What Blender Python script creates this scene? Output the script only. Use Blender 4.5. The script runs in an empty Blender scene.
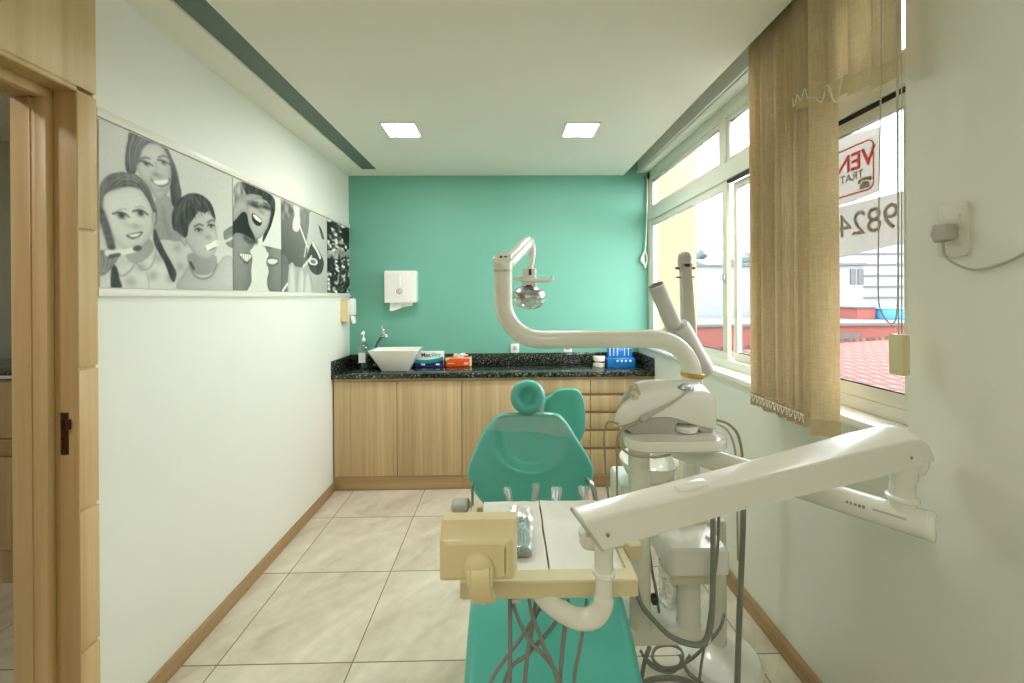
import bpy, bmesh, math, random
import numpy as np
from mathutils import Vector, Matrix, noise

S = bpy.context.scene
COL = S.collection
random.seed(7)
PI = math.pi

# ------------------------------------------------------------------ camera
F_PX, CAM_H, YAW, ROLL = 403.0, 1.63, 0.016, 0.007
cam_d = bpy.data.cameras.new('camera')
cam = bpy.data.objects.new('camera', cam_d)
COL.objects.link(cam)
cam_d.sensor_width = 36.0
cam_d.lens = F_PX / 1024.0 * 36.0
cam_d.shift_y = -(341.5 - 297.1) / 1024.0
cam_d.clip_start = 0.02
cam.matrix_world = (Matrix.Translation((0, 0, CAM_H)) @ Matrix.Rotation(-YAW, 4, 'Z')
                    @ Matrix.Rotation(PI / 2, 4, 'X') @ Matrix.Rotation(-ROLL, 4, 'Z'))
S.camera = cam

# ------------------------------------------------------------------ world, exposure, big lights
world = bpy.data.worlds.new('overcast_sky')
S.world = world
world.use_nodes = True
wn = world.node_tree
wn.nodes['Background'].inputs[0].default_value = (0.93, 0.97, 1.0, 1)
wn.nodes['Background'].inputs[1].default_value = 3.7
S.view_settings.view_transform = 'Standard'
S.view_settings.look = 'None'
S.view_settings.gamma = 1.0
S.view_settings.use_curve_mapping = False
S.view_settings.exposure = 1.2
S.cycles.max_bounces = 10
S.cycles.diffuse_bounces = 6
S.cycles.transparent_max_bounces = 16
S.cycles.sample_clamp_indirect = 6.0
S.cycles.caustics_reflective = False
S.cycles.caustics_refractive = False
S.cycles.use_denoising = True


def area(name, loc, rot, sx, sy, power, color=(1, 1, 1), portal=False):
    d = bpy.data.lights.new(name, 'AREA')
    d.shape = 'RECTANGLE'
    d.size, d.size_y = sx, sy
    d.energy = power
    d.color = color
    o = bpy.data.objects.new(name, d)
    COL.objects.link(o)
    o.location = loc
    o.rotation_euler = rot
    if portal:
        d.cycles.is_portal = True
    return o


# daylight portal in the window opening (only guides sampling of the sky)
area('window_portal', (1.43, 2.51, 2.0), (0, PI / 2, 0), 1.7, 2.6, 1, portal=True)

# ------------------------------------------------------------------ materials
def lin(c):
    return tuple((v / 12.92 if v <= 0.04045 else ((v + 0.055) / 1.055) ** 2.4) for v in [x / 255.0 for x in c])


class NT:
    def __init__(s, name):
        s.m = bpy.data.materials.new(name)
        s.m.use_nodes = True
        s.t = s.m.node_tree
        s.b = s.t.nodes['Principled BSDF']
        s.out = s.t.nodes['Material Output']

    def n(s, kind, **kw):
        nd = s.t.nodes.new('ShaderNode' + kind)
        for k, v in kw.items():
            if k.startswith('i_'):
                nd.inputs[k[2:].replace('_', ' ')].default_value = v
            else:
                setattr(nd, k, v)
        return nd

    def l(s, a, b):
        s.t.links.new(a, b)

    def ramp(s, fac, stops):
        r = s.n('ValToRGB')
        e = r.color_ramp.elements
        while len(e) < len(stops):
            e.new(0.5)
        for k, (p, c) in enumerate(stops):
            e[k].position = p
            e[k].color = (*c, 1)
        s.l(fac, r.inputs[0])
        return r.outputs[0]

    def coord(s, scale=(1, 1, 1), rot=(0, 0, 0), kind='Object', loc=(0, 0, 0)):
        tc = s.n('TexCoord')
        mp = s.n('Mapping')
        mp.inputs['Scale'].default_value = scale
        mp.inputs['Rotation'].default_value = rot
        mp.inputs['Location'].default_value = loc
        s.l(tc.outputs[kind], mp.inputs[0])
        return mp.outputs[0]

    def bump(s, h, strength=0.2, dist=0.01):
        b = s.n('Bump')
        b.inputs['Strength'].default_value = strength
        b.inputs['Distance'].default_value = dist
        s.l(h, b.inputs['Height'])
        s.l(b.outputs[0], s.b.inputs['Normal'])


def plain(name, rgb, rough=0.5, metal=0.0, coat=0.0, var=0.04, scale=6.0, bump=0.0, bscale=60.0, linear=False, spec=0.5):
    """solid colour with a faint procedural mottling"""
    t = NT(name)
    c = rgb if linear else lin(rgb)
    co = t.coord()
    ns = t.n('TexNoise', i_Scale=scale, i_Detail=4.0)
    t.l(co, ns.inputs['Vector'])
    lo = tuple(v * (1 - var) for v in c)
    hi = tuple(min(1, v * (1 + var)) for v in c)
    t.l(t.ramp(ns.outputs[0], [(0.3, lo), (0.7, hi)]), t.b.inputs['Base Color'])
    t.b.inputs['Roughness'].default_value = rough
    t.b.inputs['Metallic'].default_value = metal
    t.b.inputs['Coat Weight'].default_value = coat
    t.b.inputs['Coat Roughness'].default_value = 0.1
    t.b.inputs['Specular IOR Level'].default_value = spec
    if bump:
        n2 = t.n('TexNoise', i_Scale=bscale, i_Detail=3.0)
        t.l(co, n2.inputs['Vector'])
        t.bump(n2.outputs[0], bump, 0.004)
    return t.m


def wood(name, dark, mid, light, axis='Z', fine=38.0, rough=0.45):
    t = NT(name)
    k = {'Z': (fine, fine, 0.7), 'Y': (fine, 0.7, fine), 'X': (0.7, fine, fine)}[axis]
    co = t.coord(scale=k)
    n1 = t.n('TexNoise', i_Scale=1.0, i_Detail=6.0, i_Roughness=0.65)
    t.l(co, n1.inputs['Vector'])
    co2 = t.coord(scale=tuple(v * 0.22 for v in k))
    n2 = t.n('TexNoise', i_Scale=1.0, i_Detail=3.0)
    t.l(co2, n2.inputs['Vector'])
    mx = t.n('Math', operation='MULTIPLY_ADD')
    t.l(n2.outputs[0], mx.inputs[0])
    mx.inputs[1].default_value = 0.55
    ad = t.n('Math', operation='MULTIPLY')
    t.l(n1.outputs[0], ad.inputs[0])
    ad.inputs[1].default_value = 0.5
    t.l(ad.outputs[0], mx.inputs[2])
    t.l(t.ramp(mx.outputs[0], [(0.38, lin(dark)), (0.52, lin(mid)), (0.68, lin(light))]), t.b.inputs['Base Color'])
    t.b.inputs['Roughness'].default_value = rough
    t.bump(n1.outputs[0], 0.06, 0.003)
    return t.m


M = {}
M['wall'] = plain('white_wall_paint', (228, 229, 218), 0.6, var=0.015, scale=1.5, bump=0.08, bscale=40)
M['ceiling'] = plain('ceiling_paint', (241, 239, 228), 0.7, var=0.01, scale=1.0)
M['slot'] = plain('grey_green_slot_paint', (100, 116, 106), 0.5, var=0.03)
M['green'] = plain('turquoise_wall_paint', (110, 174, 154), 0.55, var=0.02, scale=1.2, bump=0.05, bscale=40)
M['trimwhite'] = plain('white_window_enamel', (226, 226, 212), 0.35, var=0.02)
M['wood_v'] = wood('oak_laminate_vertical', (174, 148, 108), (194, 168, 127), (212, 188, 149), 'Z')
M['wood_h'] = wood('oak_laminate_horizontal', (160, 130, 90), (176, 146, 104), (192, 163, 120), 'X')
M['wood_door'] = wood('oak_door_laminate', (186, 155, 107), (203, 173, 124), (216, 188, 141), 'Z', 26)
M['wood_door_dark'] = wood('oak_jamb_laminate', (172, 140, 94), (188, 156, 107), (202, 170, 121), 'Z', 26)
M['wood_base'] = wood('oak_baseboard', (140, 110, 75), (163, 131, 92), (180, 150, 108), 'Y', 30)
M['gap'] = plain('dark_shadow_gap', (92, 76, 50), 0.7)
M['white_plastic'] = plain('glossy_white_plastic', (236, 236, 228), 0.22, coat=0.3, var=0.01)
M['cream_metal'] = plain('cream_enamelled_metal', (232, 231, 220), 0.25, coat=0.4, var=0.01)
M['ivory'] = plain('ivory_plastic', (226, 208, 160), 0.35, coat=0.15, var=0.02)
M['cream_soft'] = plain('soft_cream_plastic', (226, 220, 196), 0.35, var=0.01)
M['ivory_dark'] = plain('dark_ivory_plastic', (214, 202, 160), 0.4, var=0.02)
M['grey_plastic'] = plain('warm_grey_plastic', (184, 183, 172), 0.4, var=0.02)
M['hose'] = plain('grey_rubber_hose', (136, 138, 130), 0.45, var=0.04)
M['hose_light'] = plain('beige_rubber_hose', (170, 158, 130), 0.45, var=0.04)
M['dark'] = plain('dark_grey_plastic', (48, 48, 46), 0.4)
M['black'] = plain('black_plastic', (18, 18, 18), 0.4)
M['chrome'] = plain('chrome', (215, 216, 212), 0.12, metal=1.0, var=0.01)
M['steel'] = plain('brushed_steel', (178, 180, 178), 0.3, metal=1.0, var=0.03)
M['steel_dark'] = plain('dark_polished_steel', (120, 122, 120), 0.2, metal=1.0)
M['alu'] = plain('painted_aluminium', (150, 152, 140), 0.4, metal=0.3, var=0.02)
M['teal'] = plain('teal_vinyl_upholstery', (84, 180, 166), 0.33, coat=0.15, var=0.03, scale=4, bump=0.03, bscale=300)
M['teal_stool'] = plain('teal_vinyl_stool', (80, 170, 152), 0.42, var=0.03)
M['paper'] = plain('white_tissue_paper', (238, 238, 228), 0.85, var=0.015, scale=30, bump=0.3, bscale=120)
M['ceramic'] = plain('white_ceramic', (238, 236, 228), 0.12, coat=0.5, var=0.01)
M['gold'] = plain('yellow_brass_tape', (205, 168, 78), 0.35, metal=0.4)
M['orange'] = plain('orange_card', (240, 88, 20), 0.45, var=0.03)
M['cream_card'] = plain('cream_card', (240, 226, 190), 0.6)
M['navy'] = plain('navy_print', (30, 44, 110), 0.4)
M['teal_print'] = plain('turquoise_print', (20, 160, 150), 0.4)
M['card_white'] = plain('white_card', (236, 240, 240), 0.4)
M['blue'] = plain('blue_acrylic', (10, 112, 182), 0.15, coat=0.4, var=0.03)
M['white_dot'] = plain('white_instrument_tip', (235, 240, 240), 0.3)
M['tooth'] = plain('tooth_enamel', (240, 232, 214), 0.25)
M['gum'] = plain('plaster_base', (236, 224, 210), 0.55)
M['brown'] = plain('aged_brown_strike_plate', (84, 48, 30), 0.4, metal=0.6)
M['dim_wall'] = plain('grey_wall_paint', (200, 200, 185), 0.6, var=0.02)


def floor_mat():
    t = NT('beige_marble_tiles')
    co = t.coord(loc=(0.6963, -1.8149 + 0.6 * 4, 0))
    br = t.n('TexBrick', offset=0.0, squash=1.0)
    br.inputs['Scale'].default_value = 1.0
    br.inputs['Brick Width'].default_value = 0.6
    br.inputs['Row Height'].default_value = 0.6
    br.inputs['Mortar Size'].default_value = 0.0028
    br.inputs['Mortar Smooth'].default_value = 0.1
    br.inputs['Bias'].default_value = 0.0
    br.inputs['Color1'].default_value = (0, 0, 0, 1)
    br.inputs['Color2'].default_value = (1, 1, 1, 1)
    t.l(co, br.inputs['Vector'])
    # per-tile offset of the marble
    sep = t.n('SeparateColor')
    t.l(br.outputs['Color'], sep.inputs[0])
    vadd = t.n('VectorMath', operation='MULTIPLY_ADD')
    comb = t.n('CombineXYZ')
    for k in range(3):
        t.l(sep.outputs[0], comb.inputs[k])
    t.l(comb.outputs[0], vadd.inputs[0])
    vadd.inputs[1].default_value = (7, 3, 5)
    t.l(co, vadd.inputs[2])
    mp = t.n('Mapping')
    mp.inputs['Rotation'].default_value = (0, 0, 0.85)
    mp.inputs['Scale'].default_value = (3.2, 1.0, 1)
    mp.vector_type = 'TEXTURE'
    mp.inputs['Scale'].default_value = (0.75, 0.25, 1)
    t.l(vadd.outputs[0], mp.inputs[0])
    n1 = t.n('TexNoise', i_Scale=1.1, i_Detail=8.0, i_Roughness=0.62, i_Distortion=0.9)
    t.l(mp.outputs[0], n1.inputs['Vector'])
    base = t.ramp(n1.outputs[0], [(0.30, lin((192, 180, 157))), (0.47, lin((212, 203, 183))), (0.60, lin((219, 211, 192))), (0.72, lin((231, 224, 208)))])
    n2 = t.n('TexNoise', i_Scale=14.0, i_Detail=6.0)
    t.l(co, n2.inputs['Vector'])
    sp = t.ramp(n2.outputs[0], [(0.35, (0.93, 0.93, 0.92)), (0.65, (1.03, 1.03, 1.03))])
    mul = t.n('Mix', data_type='RGBA', blend_type='MULTIPLY')
    mul.inputs[0].default_value = 1.0
    t.l(base, mul.inputs[6])
    t.l(sp, mul.inputs[7])
    mix = t.n('Mix', data_type='RGBA')
    t.l(br.outputs['Fac'], mix.inputs[0])
    t.l(mul.outputs[2], mix.inputs[6])
    mix.inputs[7].default_value = (*lin((112, 101, 78)), 1)
    t.l(mix.outputs[2], t.b.inputs['Base Color'])
    t.b.inputs['Roughness'].default_value = 0.28
    inv = t.n('Math', operation='SUBTRACT')
    inv.inputs[0].default_value = 1.0
    t.l(br.outputs['Fac'], inv.inputs[1])
    t.bump(inv.outputs[0], 0.3, 0.002)
    return t.m


M['floor'] = floor_mat()


def granite_mat():
    t = NT('black_speckled_granite')
    co = t.coord()
    v = t.n('TexNoise', i_Scale=75.0, i_Detail=2.0, i_Roughness=0.7)
    t.l(co, v.inputs['Vector'])
    c = t.ramp(v.outputs[0], [(0.46, (0.003, 0.005, 0.004)), (0.56, (0.03, 0.038, 0.03)), (0.64, (0.17, 0.18, 0.14)), (0.76, (0.5, 0.5, 0.42))])
    t.l(c, t.b.inputs['Base Color'])
    t.b.inputs['Roughness'].default_value = 0.07
    return t.m


M['granite'] = granite_mat()


def emit(name, rgb, s):
    t = NT(name)
    t.b.inputs['Base Color'].default_value = (0.8, 0.8, 0.8, 1)
    t.b.inputs['Emission Color'].default_value = (*rgb, 1)
    t.b.inputs['Emission Strength'].default_value = s
    return t.m


M['lamp'] = emit('led_panel_diffuser', (1.0, 0.985, 0.945), 40.0)


def clear(name, tint=(1, 1, 1), gloss=0.1, rough=0.03, milky=0.0):
    """thin clear sheet: passes light straight through, with a sheen"""
    t = NT(name)
    tr = t.n('BsdfTransparent')
    tr.inputs[0].default_value = (*tint, 1)
    gl = t.n('BsdfGlossy')
    gl.inputs['Roughness'].default_value = rough
    lw = t.n('LayerWeight')
    lw.inputs['Blend'].default_value = 0.25
    mul = t.n('Math', operation='MULTIPLY_ADD')
    t.l(lw.outputs['Facing'], mul.inputs[0])
    mul.inputs[1].default_value = gloss * 2
    mul.inputs[2].default_value = gloss * 0.4
    mx = t.n('MixShader')
    t.l(mul.outputs[0], mx.inputs[0])
    t.l(tr.outputs[0], mx.inputs[1])
    t.l(gl.outputs[0], mx.inputs[2])
    res = mx.outputs[0]
    if milky:
        df = t.n('BsdfDiffuse')
        df.inputs[0].default_value = (0.85, 0.86, 0.84, 1)
        co = t.coord()
        ns = t.n('TexNoise', i_Scale=26.0, i_Detail=3.0, i_Distortion=1.2)
        t.l(co, ns.inputs['Vector'])
        f = t.ramp(ns.outputs[0], [(0.42, (milky * 0.4,) * 3), (0.62, (min(1, milky * 1.8),) * 3)])
        m2 = t.n('MixShader')
        t.l(f, m2.inputs[0])
        t.l(res, m2.inputs[1])
        t.l(df.outputs[0], m2.inputs[2])
        res = m2.outputs[0]
    t.l(res, t.out.inputs[0])
    return t.m


M['glass'] = clear('window_glass', gloss=0.06)
M['film'] = clear('cling_film', gloss=0.16, rough=0.2, milky=0.09)
M['bag'] = clear('crinkled_clear_plastic', gloss=0.4, rough=0.2, milky=0.16)
M['outlet'] = plain('off_white_outlet_plastic', (216, 215, 200), 0.35, var=0.01)
M['plug'] = plain('light_grey_plug_rubber', (176, 174, 158), 0.5)
M['bottle'] = clear('clear_bottle_plastic', tint=(0.85, 0.93, 0.9), gloss=0.3, rough=0.05)
M['lens'] = clear('lamp_shield', tint=(0.96, 0.97, 0.96), gloss=0.5, rough=0.05, milky=0.3)


def fabric():
    t = NT('beige_woven_blind_fabric')
    co = t.coord(scale=(30, 30, 260))
    n1 = t.n('TexNoise', i_Scale=1.0, i_Detail=3.0)
    t.l(co, n1.inputs['Vector'])
    co2 = t.coord(scale=(260, 260, 14))
    n2 = t.n('TexNoise', i_Scale=1.0, i_Detail=2.0)
    t.l(co2, n2.inputs['Vector'])
    ad = t.n('Math', operation='ADD')
    t.l(n1.outputs[0], ad.inputs[0])
    t.l(n2.outputs[0], ad.inputs[1])
    hf = t.n('Math', operation='MULTIPLY')
    t.l(ad.outputs[0], hf.inputs[0])
    hf.inputs[1].default_value = 0.5
    c = t.ramp(hf.outputs[0], [(0.36, lin((218, 203, 171))), (0.5, lin((228, 214, 184))), (0.64, lin((238, 226, 200)))])
    d = t.n('BsdfDiffuse')
    tl = t.n('BsdfTranslucent')
    t.l(c, d.inputs[0])
    t.l(c, tl.inputs[0])
    mx = t.n('MixShader')
    mx.inputs[0].default_value = 0.45
    t.l(d.outputs[0], mx.inputs[1])
    t.l(tl.outputs[0], mx.inputs[2])
    t.l(mx.outputs[0], t.out.inputs[0])
    return t.m


M['fabric'] = fabric()
M['fabric_pocket'] = plain('blind_pocket_fabric', (204, 186, 146), 0.8, var=0.08, scale=60)


def banner(name, rgb, k=0.45):
    t = NT(name)
    d = t.n('BsdfDiffuse')
    tl = t.n('BsdfTranslucent')
    co = t.coord()
    ns = t.n('TexNoise', i_Scale=9.0, i_Detail=3.0)
    t.l(co, ns.inputs['Vector'])
    c = lin(rgb)
    cc = t.ramp(ns.outputs[0], [(0.3, tuple(v * 0.96 for v in c)), (0.7, c)])
    t.l(cc, d.inputs[0])
    t.l(cc, tl.inputs[0])
    mx = t.n('MixShader')
    mx.inputs[0].default_value = k
    t.l(d.outputs[0], mx.inputs[1])
    t.l(tl.outputs[0], mx.inputs[2])
    t.l(mx.outputs[0], t.out.inputs[0])
    return t.m


M['banner'] = banner('white_sign_vinyl', (196, 195, 190), .65)
M['sign_red'] = banner('red_sign_ink', (246, 140, 130), 0.65)
M['sign_grey'] = banner('grey_sign_ink', (196, 188, 174), 0.65)

# outside
M['ext_cream'] = plain('cream_render', (150, 132, 104), 0.8, var=0.05, scale=2, bump=0.1)
M['ext_red'] = plain('faded_red_render', (128, 70, 62), 0.8, var=0.06, scale=1.0)
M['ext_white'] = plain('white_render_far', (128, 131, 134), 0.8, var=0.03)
M['ext_grey'] = plain('grey_flat_roof', (88, 88, 90), 0.8, var=0.08)
M['ext_blue'] = plain('blue_water_tank_plastic', (60, 130, 170), 0.5)
M['ext_ground'] = plain('street_asphalt', (120, 118, 114), 0.9, var=0.08)
M['ext_leaf'] = plain('haze_greyed_leaves', (104, 112, 114), 0.8, var=0.2, scale=2)  # grey-blue distance haze is mixed into the leaf colour


def tile_roof():
    t = NT('terracotta_roof_tiles')
    co = t.coord()
    w1 = t.n('TexWave', wave_type='BANDS', bands_direction='X', i_Scale=1.3)
    t.l(co, w1.inputs['Vector'])
    w2 = t.n('TexWave', wave_type='BANDS', bands_direction='Y', wave_profile='SAW', i_Scale=1.1)
    t.l(co, w2.inputs['Vector'])
    mu = t.n('Math', operation='MULTIPLY')
    t.l(w1.outputs['Fac'], mu.inputs[0])
    t.l(w2.outputs['Fac'], mu.inputs[1])
    c = t.ramp(mu.outputs[0], [(0.05, lin((74, 40, 34))), (0.3, lin((98, 62, 54))), (0.8, lin((112, 86, 76)))])
    t.l(c, t.b.inputs['Base Color'])
    t.b.inputs['Roughness'].default_value = 0.85
    return t.m


M['ext_tiles'] = tile_roof()

# ------------------------------------------------------------------ mesh helpers
def box(bm, x0, x1, y0, y1, z0, z1, bev=0.0, seg=2, mat=None):
    vs = [bm.verts.new((x, y, z)) for x in (x0, x1) for y in (y0, y1) for z in (z0, z1)]
    q = [(0, 1, 3, 2), (4, 6, 7, 5), (0, 4, 5, 1), (2, 3, 7, 6), (0, 2, 6, 4), (1, 5, 7, 3)]
    fs = [bm.faces.new([vs[i] for i in f]) for f in q]
    if bev > 0:
        es = list({e for f in fs for e in f.edges})
        r = bmesh.ops.bevel(bm, geom=es, offset=bev, segments=seg, affect='EDGES', profile=0.5)
    return vs


def catmull(pts, n=8):
    P = [Vector(p) for p in pts]
    if len(P) < 3:
        return P
    ext = [P[0] * 2 - P[1]] + P + [P[-1] * 2 - P[-2]]
    out = []
    for i in range(1, len(ext) - 2):
        a, b, c, d = ext[i - 1:i + 3]
        for k in range(n):
            t = k / n
            out.append(0.5 * ((2 * b) + (c - a) * t + (2 * a - 5 * b + 4 * c - d) * t * t + (3 * b - a - 3 * c + d) * t ** 3))
    out.append(P[-1])
    return out


def rings(bm, rs, cap0=True, cap1=True, closed=True):
    prev = None
    R = [[bm.verts.new(p) for p in r] for r in rs]
    n = len(R[0])
    for a, b in zip(R, R[1:]):
        for k in range(n if closed else n - 1):
            k2 = (k + 1) % n
            bm.faces.new((a[k], a[k2], b[k2], b[k]))
    if cap0:
        bm.faces.new(list(reversed(R[0])))
    if cap1:
        bm.faces.new(R[-1])
    return R


def tube(bm, pts, r, seg=14, smooth=0, cap=True):
    """tube swept along points with parallel-transport frames"""
    P = [Vector(p) for p in pts]
    if smooth:
        rr = r
        P2 = catmull(P, smooth)
        if isinstance(r, (list, tuple)):
            r = [rr[min(len(rr) - 1, int(i / smooth))] + (rr[min(len(rr) - 1, int(i / smooth) + 1)] - rr[min(len(rr) - 1, int(i / smooth))]) * ((i % smooth) / smooth) for i in range(len(P2))]
        P = P2
    if not isinstance(r, (list, tuple)):
        r = [r] * len(P)
    T = []
    for i in range(len(P)):
        a = P[max(0, i - 1)]
        b = P[min(len(P) - 1, i + 1)]
        T.append((b - a).normalized())
    up = Vector((0, 0, 1)) if abs(T[0].z) < 0.9 else Vector((0, 1, 0))
    u = T[0].cross(up).normalized()
    rs = []
    for i in range(len(P)):
        u = (u - T[i] * u.dot(T[i])).normalized()
        v = T[i].cross(u)
        rs.append([P[i] + (u * math.cos(2 * PI * k / seg) + v * math.sin(2 * PI * k / seg)) * r[i] for k in range(seg)])
    rings(bm, rs, cap, cap)


def arc_path(corners, rad, n=8):
    """poly-line with rounded corners (circular-ish fillets)"""
    P = [Vector(p) for p in corners]
    out = [P[0]]
    for i in range(1, len(P) - 1):
        a, b, c = P[i - 1], P[i], P[i + 1]
        R = rad[i - 1] if isinstance(rad, (list, tuple)) else rad
        d1 = (a - b).normalized()
        d2 = (c - b).normalized()
        ang = d1.angle(d2)
        cut = R / math.tan(ang / 2)
        s, e = b + d1 * cut, b + d2 * cut
        cen = b + (d1 + d2).normalized() * (R / math.sin(ang / 2))
        v1, v2 = s - cen, e - cen
        tot = v1.angle(v2)
        for k in range(n + 1):
            t = k / n
            w = (v1 * math.sin((1 - t) * tot) + v2 * math.sin(t * tot)) / math.sin(tot)
            out.append(cen + w)
    out.append(P[-1])
    return out


def lathe(bm, prof, loc=(0, 0, 0), axis=(0, 0, 1), seg=28, sx=1.0, sy=1.0):
    """prof: list of (radius, height) turned about the axis through loc"""
    ax = Vector(axis).normalized()
    q = Vector((0, 0, 1)).rotation_difference(ax)
    rs = []
    for r, h in prof:
        r = max(r, 0.0002)
        rs.append([Vector(loc) + q @ Vector((r * sx * math.cos(2 * PI * k / seg), r * sy * math.sin(2 * PI * k / seg), h)) for k in range(seg)])
    rings(bm, rs)


def prism(bm, poly, y0, y1, plane='XZ', bev=0.0, seg=2):
    """polygon (a, b) extruded between two values of the remaining axis"""
    def mk(a, b, c):
        return {'XZ': (a, c, b), 'XY': (a, b, c), 'YZ': (c, a, b)}[plane]
    A = [bm.verts.new(mk(a, b, y0)) for a, b in poly]
    B = [bm.verts.new(mk(a, b, y1)) for a, b in poly]
    n = len(poly)
    fs = [bm.faces.new(A), bm.faces.new(list(reversed(B)))]
    for k in range(n):
        fs.append(bm.faces.new((A[k], B[k], B[(k + 1) % n], A[(k + 1) % n])))
    if bev:
        es = list({e for f in fs[:2] for e in f.edges})
        bmesh.ops.bevel(bm, geom=es, offset=bev, segments=seg, affect='EDGES', profile=0.5)


def rrect(x0, x1, y0, y1, r, n=6):
    out = []
    for cx, cy, a0 in ((x1 - r, y1 - r, 0), (x0 + r, y1 - r, 90), (x0 + r, y0 + r, 180), (x1 - r, y0 + r, 270)):
        for k in range(n + 1):
            a = math.radians(a0 + 90 * k / n)
            out.append((cx + r * math.cos(a), cy + r * math.sin(a)))
    return out


def B():
    return bmesh.new()


def obj(name, bm, mat, parent=None, smooth=35, mods=None):
    bmesh.ops.remove_doubles(bm, verts=bm.verts, dist=1e-6)
    bmesh.ops.recalc_face_normals(bm, faces=bm.faces)
    me = bpy.data.meshes.new(name)
    if parent is not None:
        loc = parent.matrix_basis.translation.copy()
        p = parent
        while p.parent is not None:
            p = p.parent
            loc += p.matrix_basis.translation
        # vertices are written in world metres; the origin of a child is its parent's base
        for v in bm.verts:
            v.co -= loc
    bm.to_mesh(me)
    bm.free()
    mats = mat if isinstance(mat, (list, tuple)) else [mat]
    for m in mats:
        me.materials.append(M[m] if isinstance(m, str) else m)
    if smooth:
        for p in me.polygons:
            p.use_smooth = True
        me.set_sharp_from_angle(angle=math.radians(smooth))
    o = bpy.data.objects.new(name, me)
    COL.objects.link(o)
    if parent is not None:
        o.parent = parent
    return o


def thing(name, label, cat, loc=(0, 0, 0), group=None):
    o = bpy.data.objects.new(name, None)
    o.empty_display_size = 0.05
    COL.objects.link(o)
    o.matrix_basis = Matrix.Translation(loc)
    o['label'] = label
    o['category'] = cat
    if group:
        o['group'] = group
    return o


def tag(o, label, cat, group=None):
    """a thing that is one mesh"""
    o['label'] = label
    o['category'] = cat
    if group:
        o['group'] = group
    return o


def struct(name, bm, mat, parent=None, label=None, smooth=35):
    o = obj(name, bm, mat, parent, smooth)
    if parent is None:
        o['kind'] = 'structure'
        if label:
            o['label'] = label
            o['category'] = name.split('_')[0]
    return o


def text_bm(txt, size, depth, M4, bold=False):
    cu = bpy.data.curves.new('lettering', 'FONT')
    cu.body = txt
    cu.size = size
    cu.extrude = depth
    cu.align_x = 'CENTER'
    cu.align_y = 'CENTER'
    if bold:
        cu.offset = size * 0.018
    ob = bpy.data.objects.new('lettering', cu)
    COL.objects.link(ob)
    dg = bpy.context.evaluated_depsgraph_get()
    me = bpy.data.meshes.new_from_object(ob.evaluated_get(dg))
    bm = B()
    bm.from_mesh(me)
    bm.transform(M4)
    bpy.data.objects.remove(ob)
    bpy.data.curves.remove(cu)
    bpy.data.meshes.remove(me)
    return bm


def basis(o, ex, ey, ez):
    m = Matrix.Identity(4)
    for k, e in enumerate((ex, ey, ez)):
        for r in range(3):
            m[r][k] = e[r]
    for r in range(3):
        m[r][3] = o[r]
    return m

# ------------------------------------------------------------------ the room
XL, XR, YB, YF, ZC = -1.467, 1.262, 3.81, -1.7, 2.78
XE = 1.127            # edge of the lowered ceiling at the blind pocket
XG = 1.356            # inner face of the window frame
WY0, WY1, WZ0, WZ1 = 1.247, 3.81, 1.185, 2.80   # window recess

bm = B(); box(bm, -4.6, XR + 0.02, YF - 0.1, YB + 0.1, -0.12, 0.0)
struct('floor', bm, 'floor')

# lowered ceiling with the sunk grey strip along the left wall and the open pocket at the window
bm = B()
box(bm, XL - 0.15, -1.283, YF - 0.1, YB + 0.1, ZC, ZC + 0.06)
box(bm, -1.145, XE, YF - 0.1, YB + 0.1, ZC, ZC + 0.06)
box(bm, -1.283, -1.145, 3.65, YB + 0.1, ZC, ZC + 0.06)
struct('ceiling', bm, 'ceiling')
bm = B(); box(bm, -1.285, -1.143, YF - 0.1, 3.652, ZC + 0.012, ZC + 0.05)
struct('trim_1', bm, 'slot')
bm = B(); box(bm, XE - 0.02, XR + 0.35, YF - 0.1, YB + 0.1, 3.02, 3.1)
box(bm, XE - 0.02, XE, YF - 0.1, YB + 0.1, ZC + 0.05, 3.03)
struct('ceiling_pocket', bm, 'ceiling')

bm = B()
box(bm, XL - 0.16, XL, 1.46, YB + 0.1, 0, 3.1)
struct('wall_left', bm, 'wall')
bm = B()
box(bm, XL - 0.16, XG + 0.07, YB, YB + 0.12, 0, 3.1)
struct('wall_back', bm, 'green')
bm = B()
box(bm, XR, XR + 0.16, YF - 0.1, YB, 0, WZ0 - 0.03)           # below the window
box(bm, XR, XR + 0.16, YF - 0.1, WY0, WZ0 - 0.03, WZ1)        # near pier
box(bm, XR, XR + 0.16, YF - 0.1, YB, WZ1, 3.1)                # lintel
struct('wall_right', bm, 'wall')
bm = B(); box(bm, XL - 0.2, XR + 0.16, YF - 0.12, YF, 0, 3.1)
struct('wall_front', bm, 'wall')

# picture ledge rails on the left wall (above and below the printed panel)
bm = B()
box(bm, XL, XL + 0.012, 1.464, YB, 2.29, 2.325, 0.003)
box(bm, XL, XL + 0.014, 1.464, YB, 1.642, 1.672, 0.003)
struct('trim_2', bm, 'trimwhite')

# baseboards
def skirting(name, x0, x1, y0, y1):
    bm = B()
    h = 0.075
    prism(bm, [(y0, 0), (y1, 0), (y1, h), (y0, h)], x0, x1, 'YZ', 0.003)
    return struct(name, bm, 'wood_base')
skirting('baseboard_left', XL, XL + 0.016, 1.464, 3.44)
skirting('baseboard_right', XR - 0.028, XR, YF, 3.44)

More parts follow.
